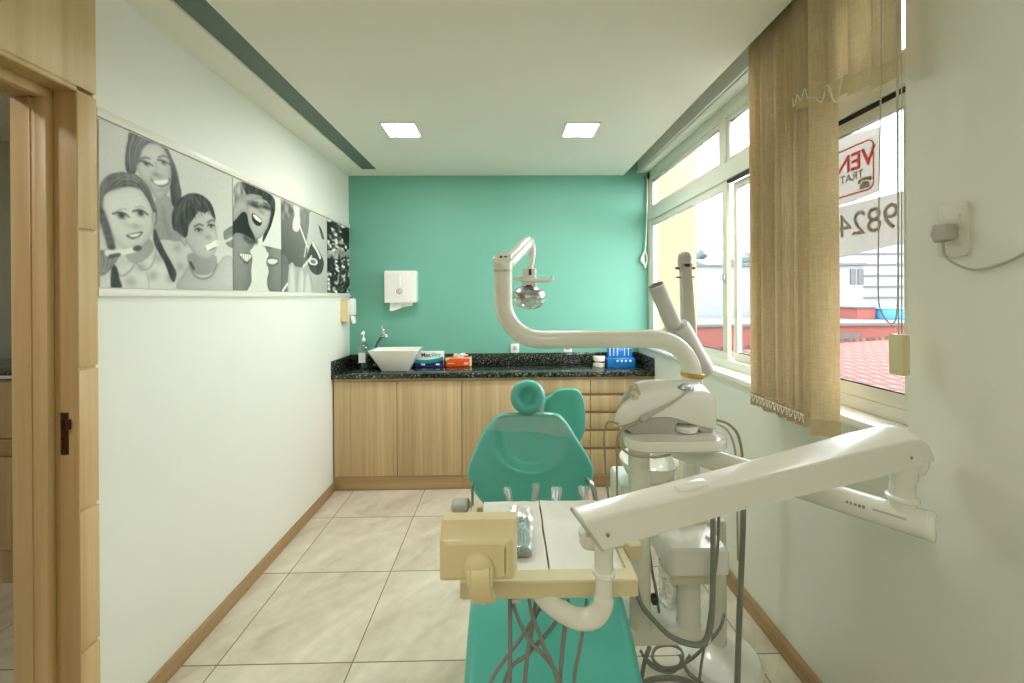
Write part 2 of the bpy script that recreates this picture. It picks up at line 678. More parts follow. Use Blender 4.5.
# ------------------------------------------------------------------ window
win = bpy.data.objects.new('window_1', None); COL.objects.link(win); win['kind'] = 'structure'
win.matrix_basis = Matrix.Translation((XG, 2.5, WZ0))
x0, x1 = XG, XG + 0.07
bm = B()
box(bm, x0, x1, WY0, WY1, WZ0, WZ0 + 0.05, 0.004)            # bottom rail
box(bm, x0, x1, WY0, WY1, 2.72, WZ1, 0.004)                  # head
box(bm, x0, x1, 3.74, WY1, WZ0, WZ1, 0.004)                  # far jamb
box(bm, x0, x1, WY0, WY0 + 0.05, WZ0, WZ1, 0.004)            # near jamb
box(bm, x0 - 0.012, x1, WY0, WY1, 2.335, 2.44, 0.005)        # transom
for ya in (2.455, 1.45):
    box(bm, x0 - 0.004, x1, ya, ya + 0.06, 2.44, 2.72, 0.004)
obj('window_frame', bm, 'trimwhite', win)
def sash(y0, y1, z0, z1, xa, w=0.045, wb=0.05, latch=False):
    bm = B()
    xb = xa + 0.028
    box(bm, xa, xb, y0, y1, z0, z0 + wb, 0.003)
    box(bm, xa, xb, y0, y1, z1 - w, z1, 0.003)
    box(bm, xa, xb, y0, y0 + w, z0 + wb, z1 - w, 0.003)
    box(bm, xa, xb, y1 - w, y1, z0 + wb, z1 - w, 0.003)
    s = obj('sash', bm, 'trimwhite', win)
    bm = B(); box(bm, xa + 0.011, xa + 0.016, y0 + w, y1 - w, z0 + wb, z1 - w)
    obj('pane', bm, 'glass', s, smooth=0)
    if latch:
        bm = B()
        box(bm, xa - 0.012, xa, y0 + 0.012, y0 + 0.03, 1.72, 1.76, 0.003)
        tube(bm, [(xa - 0.012, y0 + 0.02, 1.74), (xa - 0.03, y0 + 0.02, 1.74)], 0.005)
        obj('latch', bm, 'steel', s)
sash(2.455, 3.74, WZ0 + 0.05, 2.335, x0 + 0.004, 0.05, 0.045, latch=True)
sash(1.86, 2.44, WZ0 + 0.05, 2.317, x0 + 0.036, 0.04)
sash(1.31, 1.90, WZ0 + 0.05, 2.317, x0 + 0.004, 0.045)
sash(2.52, 3.74, 2.44, 2.72, x0 + 0.01, 0.03, 0.03)
sash(1.51, 2.455, 2.44, 2.72, x0 + 0.01, 0.03, 0.03)
sash(1.31, 1.45, 2.44, 2.72, x0 + 0.01, 0.03, 0.03)
bm = B(); box(bm, x0 + 0.001, x0 + 0.03, 1.30, 2.44, 2.318, 2.3345); obj('track_gap', bm, 'black', win)
# stone sill
bm = B(); box(bm, XR - 0.018, XG + 0.12, WY0, WY1, WZ0 - 0.03, WZ0, 0.004)
struct('trim_3', bm, 'ceramic')
# green reveal at the far end of the recess stays part of the back wall; white soffit
bm = B(); box(bm, XR - 0.012, XR + 0.012, WY0, WY1, WZ1, WZ1 + 0.02, 0.003)
struct('trim_4', bm, 'trimwhite')

# ------------------------------------------------------------------ door wall on the left (oak cladding, jamb, next room)
XD = XL + 0.012
YJ = 1.397
door = bpy.data.objects.new('door_1', None); COL.objects.link(door); door['kind'] = 'structure'
door.matrix_basis = Matrix.Translation((XL, YJ, 0))
ZH = 2.346
# boards of the cladding between jamb and plaster, split by narrow grooves
bm = B()
zs = [0.0, 0.425, 0.91, 1.395, 1.872, 2.352]
for a, b in zip(zs, zs[1:]):
    box(bm, XL - 0.07, XD, YJ, 1.462, a + (0.006 if a else 0), b - 0.006, 0.0015)
box(bm, XL - 0.07, XD - 0.008, YJ + 0.002, 1.4605, 0, 2.352)
obj('cladding_boards', bm, 'wood_door', door)
bm = B()
for ya in (YF, 0.2, 0.76):
    yb = {YF: 0.2, 0.2: 0.76, 0.76: 1.462}[ya]
    box(bm, XL - 0.07, XD, ya + 0.001, yb - 0.001, 2.362, ZC, 0.001)
obj('overdoor_panel', bm, 'wood_door', door)
bm = B()
box(bm, XL - 0.07, XD, 0.42, YJ, ZH, 2.354, 0.001)
obj('head_lining', bm, 'wood_door', door)
# far jamb : dark rebate, then the door stop lining to the next room
bm = B()
box(bm, -1.6, XL - 0.07, YJ + 0.001, YJ + 0.07, 0, ZH)
box(bm, -1.532, XD - 0.002, YJ - 0.002, YJ + 0.01, 0, ZH)
box(bm, -1.532, XD - 0.002, 0.42, YJ, ZH - 0.004, ZH + 0.02)
obj('jamb_rebate', bm, 'wood_door_dark', door)
bm = B()
box(bm, -1.66, -1.536, YJ - 0.018, YJ + 0.09, 0, ZH - 0.034, 0.002)
box(bm, -1.57, -1.533, YJ - 0.026, YJ - 0.003, 0, ZH - 0.034, 0.002)
box(bm, -1.60, -1.59, YJ - 0.022, YJ, 0, ZH - 0.03, 0.002)
box(bm, -1.66, -1.5365, 0.42, YJ - .003, ZH - 0.028, ZH + 0.02, 0.002)
box(bm, -1.57, -1.5335, 0.42, YJ - .0035, ZH - 0.036, ZH, 0.002)
obj('door_stop', bm, 'wood_door', door)
bm = B()
box(bm, -1.514, -1.489, YJ - 0.005, YJ + 0.002, 1.105, 1.248, 0.001)
for za, zb in ((1.125, 1.17), (1.19, 1.225)):
    box(bm, -1.511, -1.502, YJ - 0.008, YJ, za, zb, 0.001)
box(bm, -1.492, -1.48, YJ - 0.010, YJ, 1.19, 1.225, 0.002)
obj('strike_plate', bm, 'brown', door)
# near jamb, out of view to the left
bm = B(); box(bm, -1.66, XD, 0.34, 0.42, 0, 2.354); obj('near_jamb', bm, 'wood_door_dark', door)
# masonry of the partition towards the next room
bm = B()
box(bm, -1.63, XL - 0.07, YF, 0.34, 0, 3.1)
box(bm, -1.63, XL - 0.07, 0.34, 1.462, ZH + 0.02, 3.1)
box(bm, -1.63, XL - 0.07, YJ + 0.07, 1.49, 0, ZH + 0.02)
box(bm, XL - 0.07, XL, YF, 0.34, 0, 2.36)
struct('wall_partition', bm, 'dim_wall')
# next room shell
bm = B(); box(bm, -4.6, XL - 0.16, 2.96, 3.06, 0, 3.1); struct('wall_next_room_back', bm, 'dim_wall')
bm = B(); box(bm, -4.7, -4.6, YF, 3.06, 0, 3.1); struct('wall_next_room_left', bm, 'dim_wall')
bm = B(); box(bm, -4.7, XL - 0.16, YF - 0.12, YF, 0, 3.1); struct('wall_next_room_front', bm, 'dim_wall')
bm = B(); box(bm, -4.7, XL - 0.15, YF - 0.1, 3.06, ZC, ZC + 0.06); struct('ceiling_next_room', bm, 'ceiling')

t = thing('reception_desk', 'oak reception desk with black granite top beyond the doorway', 'desk', (-2.9, 2.36, 0))
bm = B()
box(bm, -3.7, -1.95, 2.372, 2.90, 0.0, 1.186)
obj('body', bm, 'wood_v', t)
bm = B()
for xa in (-3.7, -3.12, -2.54):
    box(bm, xa + 0.003, xa + 0.577, 2.356, 2.372, 0.20, 0.732, 0.002)
    box(bm, xa + 0.003, xa + 0.577, 2.356, 2.372, 0.84, 1.18, 0.002)
obj('front_panel', bm, 'wood_v', t)
bm = B(); box(bm, -3.7, -1.95, 2.352, 2.372, 0.738, 0.834, 0.002); obj('rail', bm, 'wood_h', t)
bm = B(); box(bm, -3.75, -1.9, 2.33, 2.92, 1.186, 1.221, 0.003); obj('desk_top', bm, 'granite', t)
bm = B(); box(bm, -3.75, -1.9, 2.322, 2.332, 1.188, 1.205, 0.001); obj('edge_strip', bm, 'trimwhite', t)

# ------------------------------------------------------------------ ceiling lamps
def panel_lamp(label, x, y):
    t = thing('ceiling_light', label, 'ceiling light', (x, y, ZC), 'square panel lights in the ceiling')
    s = 0.105
    bm = B()
    for a in ((-s - .012, s + .012, -s - .012, -s), (-s - .012, s + .012, s, s + .012), (-s - .012, -s, -s, s), (s, s + .012, -s, s)):
        box(bm, x + a[0], x + a[1], y + a[2], y + a[3], ZC - 0.006, ZC, 0.001)
    obj('frame', bm, 'trimwhite', t)
    bm = B(); box(bm, x - s, x + s, y - s, y + s, ZC - 0.004, ZC - 0.0005)
    obj('diffuser', bm, 'lamp', t)
panel_lamp('left square recessed ceiling light, beside the grey-green strip', -0.703, 2.768)
panel_lamp('right square recessed ceiling light, nearer the window', 0.524, 2.770)

# added fill lights, unseen: two behind the camera, one in the next room
for lx, ly, w_ in ((-0.703, -0.9, 5.0), (0.524, -0.9, 4.0), (-2.3, .35, 8.0)):
    area('fill_light', (lx, ly, ZC - 0.012), (0, 0, 0), 0.21, 0.21, w_, (1.0, 0.98, 0.94))

# ------------------------------------------------------------------ base cabinets and granite top
YC, ZT = 3.42, 0.993
MOD = [-1.455, -0.925, -0.379, 0.172, 0.716, 1.258]
def cab_body(t, xa, xb):
    bm = B()
    box(bm, xa, xb, YC + 0.02, YB - 0.002, 0.12, 0.950)
    box(bm, xa, xb, YC + 0.004, YC + 0.02, 0.926, 0.950)
    obj('body', bm, 'wood_h', t)
    bm = B(); box(bm, xa, xb, YC + 0.012, YC + 0.03, 0.004, 0.118, 0.001)
    obj('kickboard', bm, 'wood_h', t)
def cab_door(t, xa, xb):
    bm = B(); box(bm, xa + 0.0025, xb - 0.0025, YC, YC + 0.018, 0.124, 0.923, 0.0015)
    obj('door', bm, 'wood_v', t)
t = thing('base_cabinet', 'oak double-door base cabinet under the wash basin', 'cabinet', (-0.917, 3.6, 0))
cab_body(t, MOD[0], MOD[2]); cab_door(t, MOD[0], MOD[1]); cab_door(t, MOD[1], MOD[2])
t = thing('base_cabinet', 'oak single-door base cabinet behind the left side of the teal chair back', 'cabinet', (-0.1, 3.6, 0))
cab_body(t, MOD[2], MOD[3]); cab_door(t, MOD[2], MOD[3])
DR = [0.923, 0.80, 0.65, 0.497, 0.342, 0.124]
def drawers(label, xa, xb):
    t = thing('drawer_cabinet', label, 'cabinet', ((xa + xb) / 2, 3.6, 0), 'drawer units under the granite worktop')
    bm = B()
    box(bm, xa, xb, YC + 0.02, YB - 0.002, 0.12, 0.950)
    box(bm, xa, xb, YC + 0.004, YC + 0.02, 0.926, 0.950)
    obj('body', bm, 'wood_h', t)
    bm = B(); box(bm, xa, xb, YC + 0.012, YC + 0.03, 0.004, 0.118, 0.001)
    obj('kickboard', bm, 'wood_h', t)
    for a, b in zip(DR, DR[1:]):
        bm = B(); box(bm, xa + 0.0025, xb - 0.0025, YC, YC + 0.018, b + (0.0 if b < 0.13 else 0.006), a - (0.0 if a > 0.9 else 0.017), 0.0015)
        obj('drawer', bm, 'wood_v', t)
drawers('oak drawer unit behind the stool back, left of the other drawer unit', MOD[3], MOD[4])
drawers('rightmost oak drawer unit, against the window wall', MOD[4], MOD[5])

t = thing('granite_worktop', 'black speckled granite worktop along the turquoise wall', 'worktop', (-0.1, 3.6, 0.951))
bm = B(); box(bm, XL + 0.001, XR - 0.001, 3.395, YB - 0.001, 0.951, ZT, 0.002); obj('slab', bm, 'granite', t)
bm = B(); box(bm, XL + 0.02, XR - 0.02, YB - 0.022, YB - 0.001, ZT + 0.0005, 1.103, 0.0015); obj('backsplash', bm, 'granite', t)
for xa in (XL + 0.001, XR - 0.021):
    bm = B(); box(bm, xa, xa + 0.02, 3.397, YB - 0.001, ZT + 0.0005, 1.103, 0.0015); obj('side_splash', bm, 'granite', t)

# ------------------------------------------------------------------ things on the worktop
# square tapered wash basin
t = thing('wash_basin', 'white ceramic tapered square vessel basin on the granite worktop', 'basin', (-0.975, 3.6, ZT))
cx, cy = -0.972, 3.60
def sq(hx, hy, z, r=0.012):
    return [(cx + a, cy + b, z) for a, b in rrect(-hx, hx, -hy, hy, r, 3)]
bm = B()
rings(bm, [sq(.115, .07, ZT + .0005), sq(.118, .072, ZT + .006), sq(.212, .135, ZT + .176), sq(.216, .137, ZT + .183),
           sq(.212, .134, ZT + .186), sq(.200, .124, ZT + .183), sq(.19, .115, ZT + .165), sq(.11, .065, ZT + .03), sq(.05, .04, ZT + .024)])
obj('bowl', bm, 'ceramic', t)
bm = B(); lathe(bm, [(0, .024), (.022, .0245), (.024, .028), (.012, .029), (0, .027)], (cx, cy, ZT)); obj('drain', bm, 'chrome', t)

t = thing('faucet', 'chrome lever tap rising behind the white basin', 'tap', (-1.17, 3.765, ZT))
bm = B()
lathe(bm, [(.024, .0005), (.026, .01), (.018, .02), (.014, .03)], (-1.215, 3.757, ZT))
tube(bm, [(-1.215, 3.757, ZT + .02), (-1.213, 3.752, ZT + .14), (-1.198, 3.745, ZT + .20), (-1.168, 3.735, ZT + .25), (-1.138, 3.72, ZT + .287)], [.014, .012, .0095, .010, .013], smooth=6)
obj('body', bm, 'steel_dark', t)
bm = B()
tube(bm, [(-1.134, 3.705, ZT + .39), (-1.118, 3.70, ZT + .34), (-1.098, 3.70, ZT + .295), (-1.085, 3.70, ZT + .28)], [.007, .016, .02, .012], smooth=4)
tube(bm, [(-1.145, 3.722, ZT + .28), (-1.11, 3.705, ZT + .285), (-1.078, 3.695, ZT + .27)], [.012, .014, .012], smooth=4)
obj('lever', bm, 'chrome', t)

t = thing('soap_bottle', 'tall clear pump bottle in the corner left of the basin', 'bottle', (-1.285, 3.66, ZT))
bm = B()
lathe(bm, [(.036, .0005), (.044, .006), (.044, .19), (.042, .205), (.022, .232), (.014, .235), (.014, .25)], (-1.285, 3.66, ZT))
obj('bottle_body', bm, 'bottle', t)
bm = B(); lathe(bm, [(.038, .004), (.038, .10), (.0, .101)], (-1.285, 3.66, ZT)); obj('liquid', bm, clear('clear_gel', tint=(.75, .9, .85), gloss=.1), t)
bm = B()
lathe(bm, [(.016, .25), (.017, .27), (.012, .275), (.006, .28), (.006, .31), (.012, .312), (.012, .335), (.004, .338)], (-1.285, 3.66, ZT))
tube(bm, [(-1.285, 3.66, ZT + .325), (-1.285, 3.62, ZT + .325), (-1.285, 3.61, ZT + .315)], .006)
obj('pump', bm, 'white_plastic', t)
bm = B()
prism(bm, rrect(-1.315, -1.255, ZT + .06, ZT + .15, .005), 3.6155, 3.617, 'XZ')
obj('sticker', bm, 'card_white', t)

# exam glove box : white top, turquoise wave, navy foot
t = thing('glove_box', 'white, turquoise and navy glove box right of the basin', 'box', (-0.706, 3.75, ZT))
bx0, bx1, by0, by1, bh = -0.835, -0.577, 3.718, 3.786, .140
bm = B(); box(bm, bx0, bx1, by0, by1, ZT + .0005, ZT + bh, .002); obj('carton', bm, 'card_white', t)
def wave(fr, lo, hi, ph):
    n = 14
    up = [(bx0 + (bx1 - bx0) * k / n, hi - .022 * math.sin(PI * (0.15 + 0.85 * k / n)) + .012 * k / n) for k in range(n + 1)]
    dn = [(bx1 - (bx1 - bx0) * k / n, lo if lo < .002 else lo - .018 * math.sin(PI * (0.15 + 0.85 * (1 - k / n))) + .01 * (1 - k / n)) for k in range(n + 1)]
    return [(a, ZT + b) for a, b in up + dn]
bm = B(); prism(bm, wave(0, .04, .082, 0), by0 - .0008, by0 - .0001); obj('turquoise_wave', bm, 'teal_print', t)
bm = B(); prism(bm, wave(0, .001, .05, 0), by0 - .0008, by0 - .0001); obj('navy_wave', bm, 'navy', t)
bm = text_bm('Max', .05, .0006, basis((bx0 + .098, by0 - .001, ZT + .110), (1, 0, 0), (0, 0, 1), (0, -1, 0)), True); obj('lettering', bm, 'black', t, smooth=0)
bm = text_bm('Slim', .05, .0006, basis((bx0 + .190, by0 - .001, ZT + .110), (1, 0, 0), (.18, 0, .98), (0, -1, 0))); obj('script_lettering', bm, 'teal_print', t, smooth=0)
for xa in (.055, .19):
    bm = B(); box(bm, bx0 + xa, bx0 + xa + .035, by0 - .0016, by0 - .0004, ZT + .016, ZT + .032)
    obj('size_mark', bm, 'card_white', t)

t = thing('tissue_glove_box', 'orange carton with white gloves poking out of its top', 'box', (-0.44, 3.75, ZT))
ox0, ox1, oy0, oy1, oh = -0.556, -0.323, 3.718, 3.786, .083
bm = B(); box(bm, ox0, ox1, oy0, oy1, ZT + .0005, ZT + oh, .002); obj('carton', bm, 'orange', t)
bm = B()
box(bm, ox1 - .012, ox1 + .0006, oy0 - .0008, oy1, ZT + .002, ZT + oh + .0005)
prism(bm, [(ox0, ZT + oh + .0008), (ox1, ZT + oh + .0008), (ox1, ZT + oh - .008), (ox0 + .05, ZT + oh - .006), (ox0 + .02, ZT + oh - .02), (ox0, ZT + oh - .03)], oy0 - .0008, oy0 - .0001)
obj('cream_border', bm, 'cream_card', t)
for a_, b_, c_, d_ in ((.02, .08, .028, .033), (.168, .208, .022, .036)):
    bm = B(); box(bm, ox0 + a_, ox0 + b_, oy0 - .0012, oy0, ZT + c_, ZT + d_)
    obj('printed_mark', bm, 'cream_card', t)
bm = B()
random.seed(3)
for k in range(9):
    px_, py_ = ox0 + .09 + random.random() * .08, oy0 + .02 + random.random() * .03
    tube(bm, [(px_, py_, ZT + oh - .01), (px_ + random.uniform(-.02, .02), py_ + random.uniform(-.01, .01), ZT + oh + .02), (px_ + random.uniform(-.05, .05), py_ - .015, ZT + oh + random.uniform(.012, .035))], [.012, .014, .006], seg=8, smooth=4)
obj('gloves', bm, 'paper', t)

# model of a denture: two arches on plaster bases
t = thing('teeth_model', 'white dental model of two jaws beside the blue rack', 'dental model', (0.84, 3.6, ZT))
mx, my = 0.845, 3.62
def arch(zc, up):
    bm = B()
    pts = []
    prof = [(mx + .052 * math.cos(a), my - .05 * math.sin(a) * 1.0 + .02) for a in [PI * k / 16 for k in range(17)]]
    poly = prof + [(mx - .052, my + .045), (mx + .052, my + .045)]
    prism(bm, poly, zc, zc + .030, 'XY', .003)
    b = obj('jaw', bm, 'gum', t)
    bm = B()
    for k in range(15):
        a = PI * (k + .5) / 15
        x_, y_ = mx + .049 * math.cos(a), my - .049 * math.sin(a) + .02
        za = zc + (.028 if up else 0)
        s = 1 if up else -1
        q = Matrix.Rotation(-a + PI / 2, 4, 'Z')
        r = bmesh.ops.create_icosphere(bm, subdivisions=1, radius=1, matrix=Matrix.Translation((x_, y_, za + s * .004)) @ q @ Matrix.Diagonal((.0055, .0045, .0105, 1)))
    obj('teeth', bm, 'tooth', b)
arch(ZT + .0005, True)
arch(ZT + .066, False)
bm = B(); box(bm, mx - .03, mx + .03, my + .03, my + .05, ZT + .028, ZT + .068, .004); obj('hinge', bm, 'gum', t)

# blue acrylic instrument rack with white-tipped instruments
t = thing('instrument_rack', 'blue acrylic stepped rack holding white-tipped instruments', 'rack', (1.02, 3.62, ZT))
rx0, rx1 = 0.905, 1.150
bm = B()
box(bm, rx0, rx1, 3.57, 3.64, ZT + .0005, ZT + .085, .002)
box(bm, rx0 + .02, rx1 - .005, 3.64, 3.69, ZT + .0005, ZT + .165, .002)
obj('block', bm, 'blue', t)
for k, xx in enumerate((.085, .122, .16, .20)):
    bm = B()
    lathe(bm, [(.003, -.03), (.004, .0), (.008, .001), (.009, .006), (.004, .012)], (rx0 + xx, 3.5700, ZT + .062), (0, -1, 0), 10)
    obj('instrument', bm, 'white_dot', t)
for xx in (.038, .072, .105, .17, .205):
    bm = B()
    tube(bm, [(rx0 + xx, 3.6375, ZT + .10), (rx0 + xx, 3.6375, ZT + .17)], [.0035, .0045], seg=8)
    obj('instrument', bm, 'white_dot', t)

# sockets on the turquoise wall
for xa, lab in ((.085, 'white wall socket above the worktop, nearer the basin'), (.585, 'white wall socket above the worktop, nearer the window')):
    t = thing('wall_socket', lab, 'socket', (xa, YB, 1.125), 'wall sockets above the worktop')
    bm = B(); prism(bm, rrect(xa - .04, xa + .04, 1.106, 1.19, .006), YB - .01, YB - .0005, 'XZ', .002); obj('cover_plate', bm, 'white_plastic', t)
    bm = B(); prism(bm, rrect(xa - .016, xa + .016, 1.128, 1.172, .005), YB - .013, YB - .009, 'XZ', .001); obj('socket_module', bm, 'grey_plastic', t)

# paper towel dispenser
t = thing('paper_towel_dispenser', 'white paper towel dispenser on the turquoise wall above the basin', 'dispenser', (-.985, YB, 1.56))
bm = B()
poly = [(YB - .001, 1.587), (YB - .001, 1.880), (YB - .10, 1.880), (YB - .118, 1.862), (YB - .112, 1.587)]
prism(bm, poly, -1.108, -.822, 'YZ', .006, 3)
obj('cover', bm, 'white_plastic', t)
bm = B()
prism(bm, [(-.985, 1.70), (-.955, 1.70), (-.959, 1.835), (-.979, 1.835)], YB - .122, YB - .10, 'XZ', .004)
lathe(bm, [(.045, .0), (.047, .012), (.036, .014), (.03, .008)], (-.968, YB - .112, 1.69), (0, -1, 0))
obj('keyhole_relief', bm, 'white_plastic', t)
bm = B(); lathe(bm, [(.028, .0), (.030, .012), (.02, .017), (0, .018)], (-.968, YB - .112, 1.69), (0, -1, 0)); obj('lock_button', bm, 'grey_plastic', t)
bm = B()
rs = []
for k in range(9):
    u = k / 8
    rs.append([(-1.068 + .21 * j / 10, YB - .06 - .02 * u - .006 * math.sin(j * 1.7 + u * 3), 1.60 - (.075 + .025 * math.cos(j * .35)) * u * .9) for j in range(11)])
rings(bm, rs, False, False, closed=False)
bmesh.ops.solidify(bm, geom=bm.faces[:], thickness=.002)
obj('paper_towel', bm, 'paper', t)

# soap dispenser on the left wall
t = thing('soap_dispenser', 'cream wall soap dispenser on the left wall above the worktop', 'dispenser', (XL, 3.63, 1.4))
bm = B()
prism(bm, rrect(3.60, 3.70, 1.415, 1.62, .015), XL + .001, XL + .075, 'YZ', .012, 3)
obj('tank', bm, 'ivory', t)
bm = B()
prism(bm, rrect(3.595, 3.705, 1.48, 1.628, .015), XL + .066, XL + .102, 'YZ', .014, 3)
prism(bm, [(XL + .078, 1.48), (XL + .108, 1.47), (XL + .116, 1.405), (XL + .098, 1.40)], 3.61, 3.675, 'XZ', .005)
obj('push_lever', bm, 'white_plastic', t)

# cable with plug gathered at the window jamb
t = thing('window_cable', 'white cable tied up beside the window jamb at the turquoise wall', 'cable', (1.31, 3.76, 1.9))
bm = B()
tube(bm, [(1.345, 3.80, 2.76), (1.342, 3.77, 2.70), (1.338, 3.765, 2.5), (1.330, 3.765, 2.3), (1.322, 3.768, 2.12), (1.316, 3.77, 2.04)], .006, seg=8, smooth=6)
obj('lead', bm, 'white_plastic', t)
bm = B()
for k in range(4):
    tube(bm, [(1.316, 3.77, 2.06), (1.300 - .008 * k, 3.765, 2.0 - .01 * k), (1.318, 3.775, 1.90 + .012 * k), (1.334, 3.77, 1.98), (1.316, 3.77, 2.07)], .006, seg=8, smooth=6)
obj('tied_loops', bm, 'white_plastic', t)

# outlet on the near window wall with the plug in it
t = thing('wall_outlet', 'cream wall outlet plate on the near end of the window wall', 'outlet', (XR, 1.07, 1.75))
bm = B(); prism(bm, rrect(1.072, 1.147, 1.735, 1.885, .008), XR - .010, XR - .0005, 'YZ', .003); obj('cover_plate', bm, 'outlet', t)
bm = B()
for za in (1.765, 1.81):
    prism(bm, rrect(1.088, 1.128, za, za + .042, .004), XR - .013, XR - .009, 'YZ', .001)
obj('socket_module', bm, 'outlet', t)
t = thing('power_plug', 'grey plug in the outlet with its cord trailing to the right', 'plug', (XR, 1.08, 1.78))
bm = B()
prism(bm, [(1.088, 1.782), (1.126, 1.776), (1.136, 1.80), (1.128, 1.826), (1.092, 1.824)], XR - .048, XR - .0135, 'YZ', .006, 2)
obj('plug_body', bm, 'plug', t)
bm = B()
tube(bm, [(XR - .036, 1.11, 1.778), (XR - .03, 1.105, 1.73), (XR - .012, 1.06, 1.695), (XR - .008, 1.0, 1.705), (XR - .007, .95, 1.73), (XR - .007, .88, 1.78), (XR - .007, .7, 1.80), (XR - .007, .2, 1.78)], .0035, seg=8, smooth=6)
obj('cord', bm, 'plug', t)

# ------------------------------------------------------------------ vertical blind in the window pocket
t = thing('vertical_blind', 'beige woven vertical blind, drawn into one long and one short bunch', 'blind', (1.2, 1.6, 3.0))
bm = B(); box(bm, 1.165, 1.215, WY0 - .03, 3.70, 2.965, 3.012, .003); obj('headrail', bm, 'alu', t)
random.seed(11)
def slat(x, y, ang, z0, z1, bulge=.006, w=.088, pocket=True):
    """one fabric slat standing at angle ang (0 = across the room), slightly cupped"""
    bm = B()
    n = 6
    c, s = math.cos(ang), math.sin(ang)
    rs = []
    for z in (z0, z0 + .002, (z0 + z1) / 2, z1):
        a, b = [], []
        for k in range(n + 1):
            u = (k / n - .5) * w
            d = bulge * (1 - (2 * k / n - 1) ** 2)
            a.append((x + c * u - s * (d + .0006), y + s * u + c * (d + .0006), z))
            b.append((x + c * u - s * (d - .0006), y + s * u + c * (d - .0006), z))
        rs.append(a + b[::-1])
    rings(bm, rs)
    o = obj('slat', bm, 'fabric', t)
    if pocket:
        bm = B()
        rs = []
        for z in (z0 - .002, z0 + .001, z0 + .058, z0 + .060):
            a, b = [], []
            for k in range(n + 1):
                u = (k / n - .5) * (w + .002)
                d = bulge * (1 - (2 * k / n - 1) ** 2)
                a.append((x + c * u - s * (d + .0025), y + s * u + c * (d + .0025), z))
                b.append((x + c * u - s * (d - .0025), y + s * u + c * (d - .0025), z))
            rs.append(a + b[::-1])
        rings(bm, rs)
        obj('weight_pocket', bm, 'fabric_pocket', o)
    return o
ang0 = math.radians(-36)
nl = 15
ends = []
for k in range(nl):
    y = 1.885 - .0245 * k + random.uniform(-.006, .006)
    slat(1.205 + random.uniform(-.004, .004), y, math.radians(-34) + random.uniform(-.12, .12), 1.112 + random.uniform(-.004, .004), 2.965, bulge=random.uniform(.003, .009))
    ends.append((1.205 - .043 * math.cos(.35), y + .043 * math.sin(.35)))
slat(1.182, 1.475, ang0, 1.105, 2.965, .004)
# short bunch, nearer: slats turned flat and cut shorter
for k, (y, a, zz) in enumerate(((1.565, -38, 2.365), (1.55, -30, 2.365), (1.535, -48, 2.365), (1.515, -70, 2.362), (1.475, -75, 2.355), (1.41, -82, 2.34), (1.325, -84, 2.318), (1.240, -84, 2.296))):
    slat(1.19 + .004 * (k % 2), y, math.radians(a), zz, 2.965, .004, w=.09)
# bead chains along the weights
def beads(pts, n, r=.0028):
    bm = B()
    P = catmull(pts, 10)
    L = [0]
    for a, b in zip(P, P[1:]):
        L.append(L[-1] + (b - a).length)
    for k in range(n):
        d = L[-1] * k / (n - 1)
        i = max(j for j in range(len(L)) if L[j] <= d + 1e-9)
        i = min(i, len(P) - 2)
        f = (d - L[i]) / max(1e-9, L[i + 1] - L[i])
        bmesh.ops.create_icosphere(bm, subdivisions=1, radius=r, matrix=Matrix.Translation(P[i].lerp(P[i + 1], f)))
    tube(bm, P, .0008, seg=5)
    obj('bead_chain', bm, 'white_plastic', t)
pts = []
for (xa, ya) in ends:
    pts += [(xa - .006, ya + .006, 1.165), (xa - .010, ya - .008, 1.135)]
beads(pts, 150)
beads([(xa - .002, ya, 1.16) for xa, ya in ends] , 60)
beads([(1.146, 1.585, 2.41), (1.143, 1.57, 2.375), (1.144, 1.555, 2.41), (1.146, 1.54, 2.38), (1.15, 1.525, 2.42), (1.152, 1.51, 2.375), (1.158, 1.49, 2.37), (1.165, 1.46, 2.34), (1.17, 1.44, 2.39), (1.172, 1.42, 2.33), (1.172, 1.40, 2.31), (1.17, 1.385, 2.35), (1.17, 1.37, 2.40)], 60)
bm = B()
tube(bm, [(1.185, 1.245, 2.93), (1.185, 1.247, 2.4), (1.188, 1.262, 1.9), (1.19, 1.268, 1.65), (1.192, 1.262, 1.58), (1.195, 1.235, 1.54), (1.195, 1.215, 1.56), (1.192, 1.205, 1.66), (1.188, 1.20, 1.9), (1.185, 1.198, 2.93)], .002, seg=6, smooth=8)
obj('chain_loop', bm, 'grey_plastic', t)
bm = B()
for dy in (0, .010):
    tube(bm, [(1.20, 1.196 + dy, 2.96), (1.20, 1.198 + dy, 2.2), (1.20, 1.203 + dy, 1.48)], .0016, seg=6)
obj('draw_cord', bm, 'grey_plastic', t)
bm = B(); prism(bm, rrect(1.188, 1.232, 1.385, 1.508, .004), 1.188, 1.210, 'YZ', .003); obj('cord_weight', bm, 'ivory_dark', t)

# ------------------------------------------------------------------ outside the window
# two sign sheets hung on the outer side of the near pane, lettering faces the street
def to_sign(yc, zc, x):
    # text seen from outside (looking towards -X): its right is +Y there
    return basis((x, yc, zc), (0, 1, 0), (0, 0, 1), (1, 0, 0))

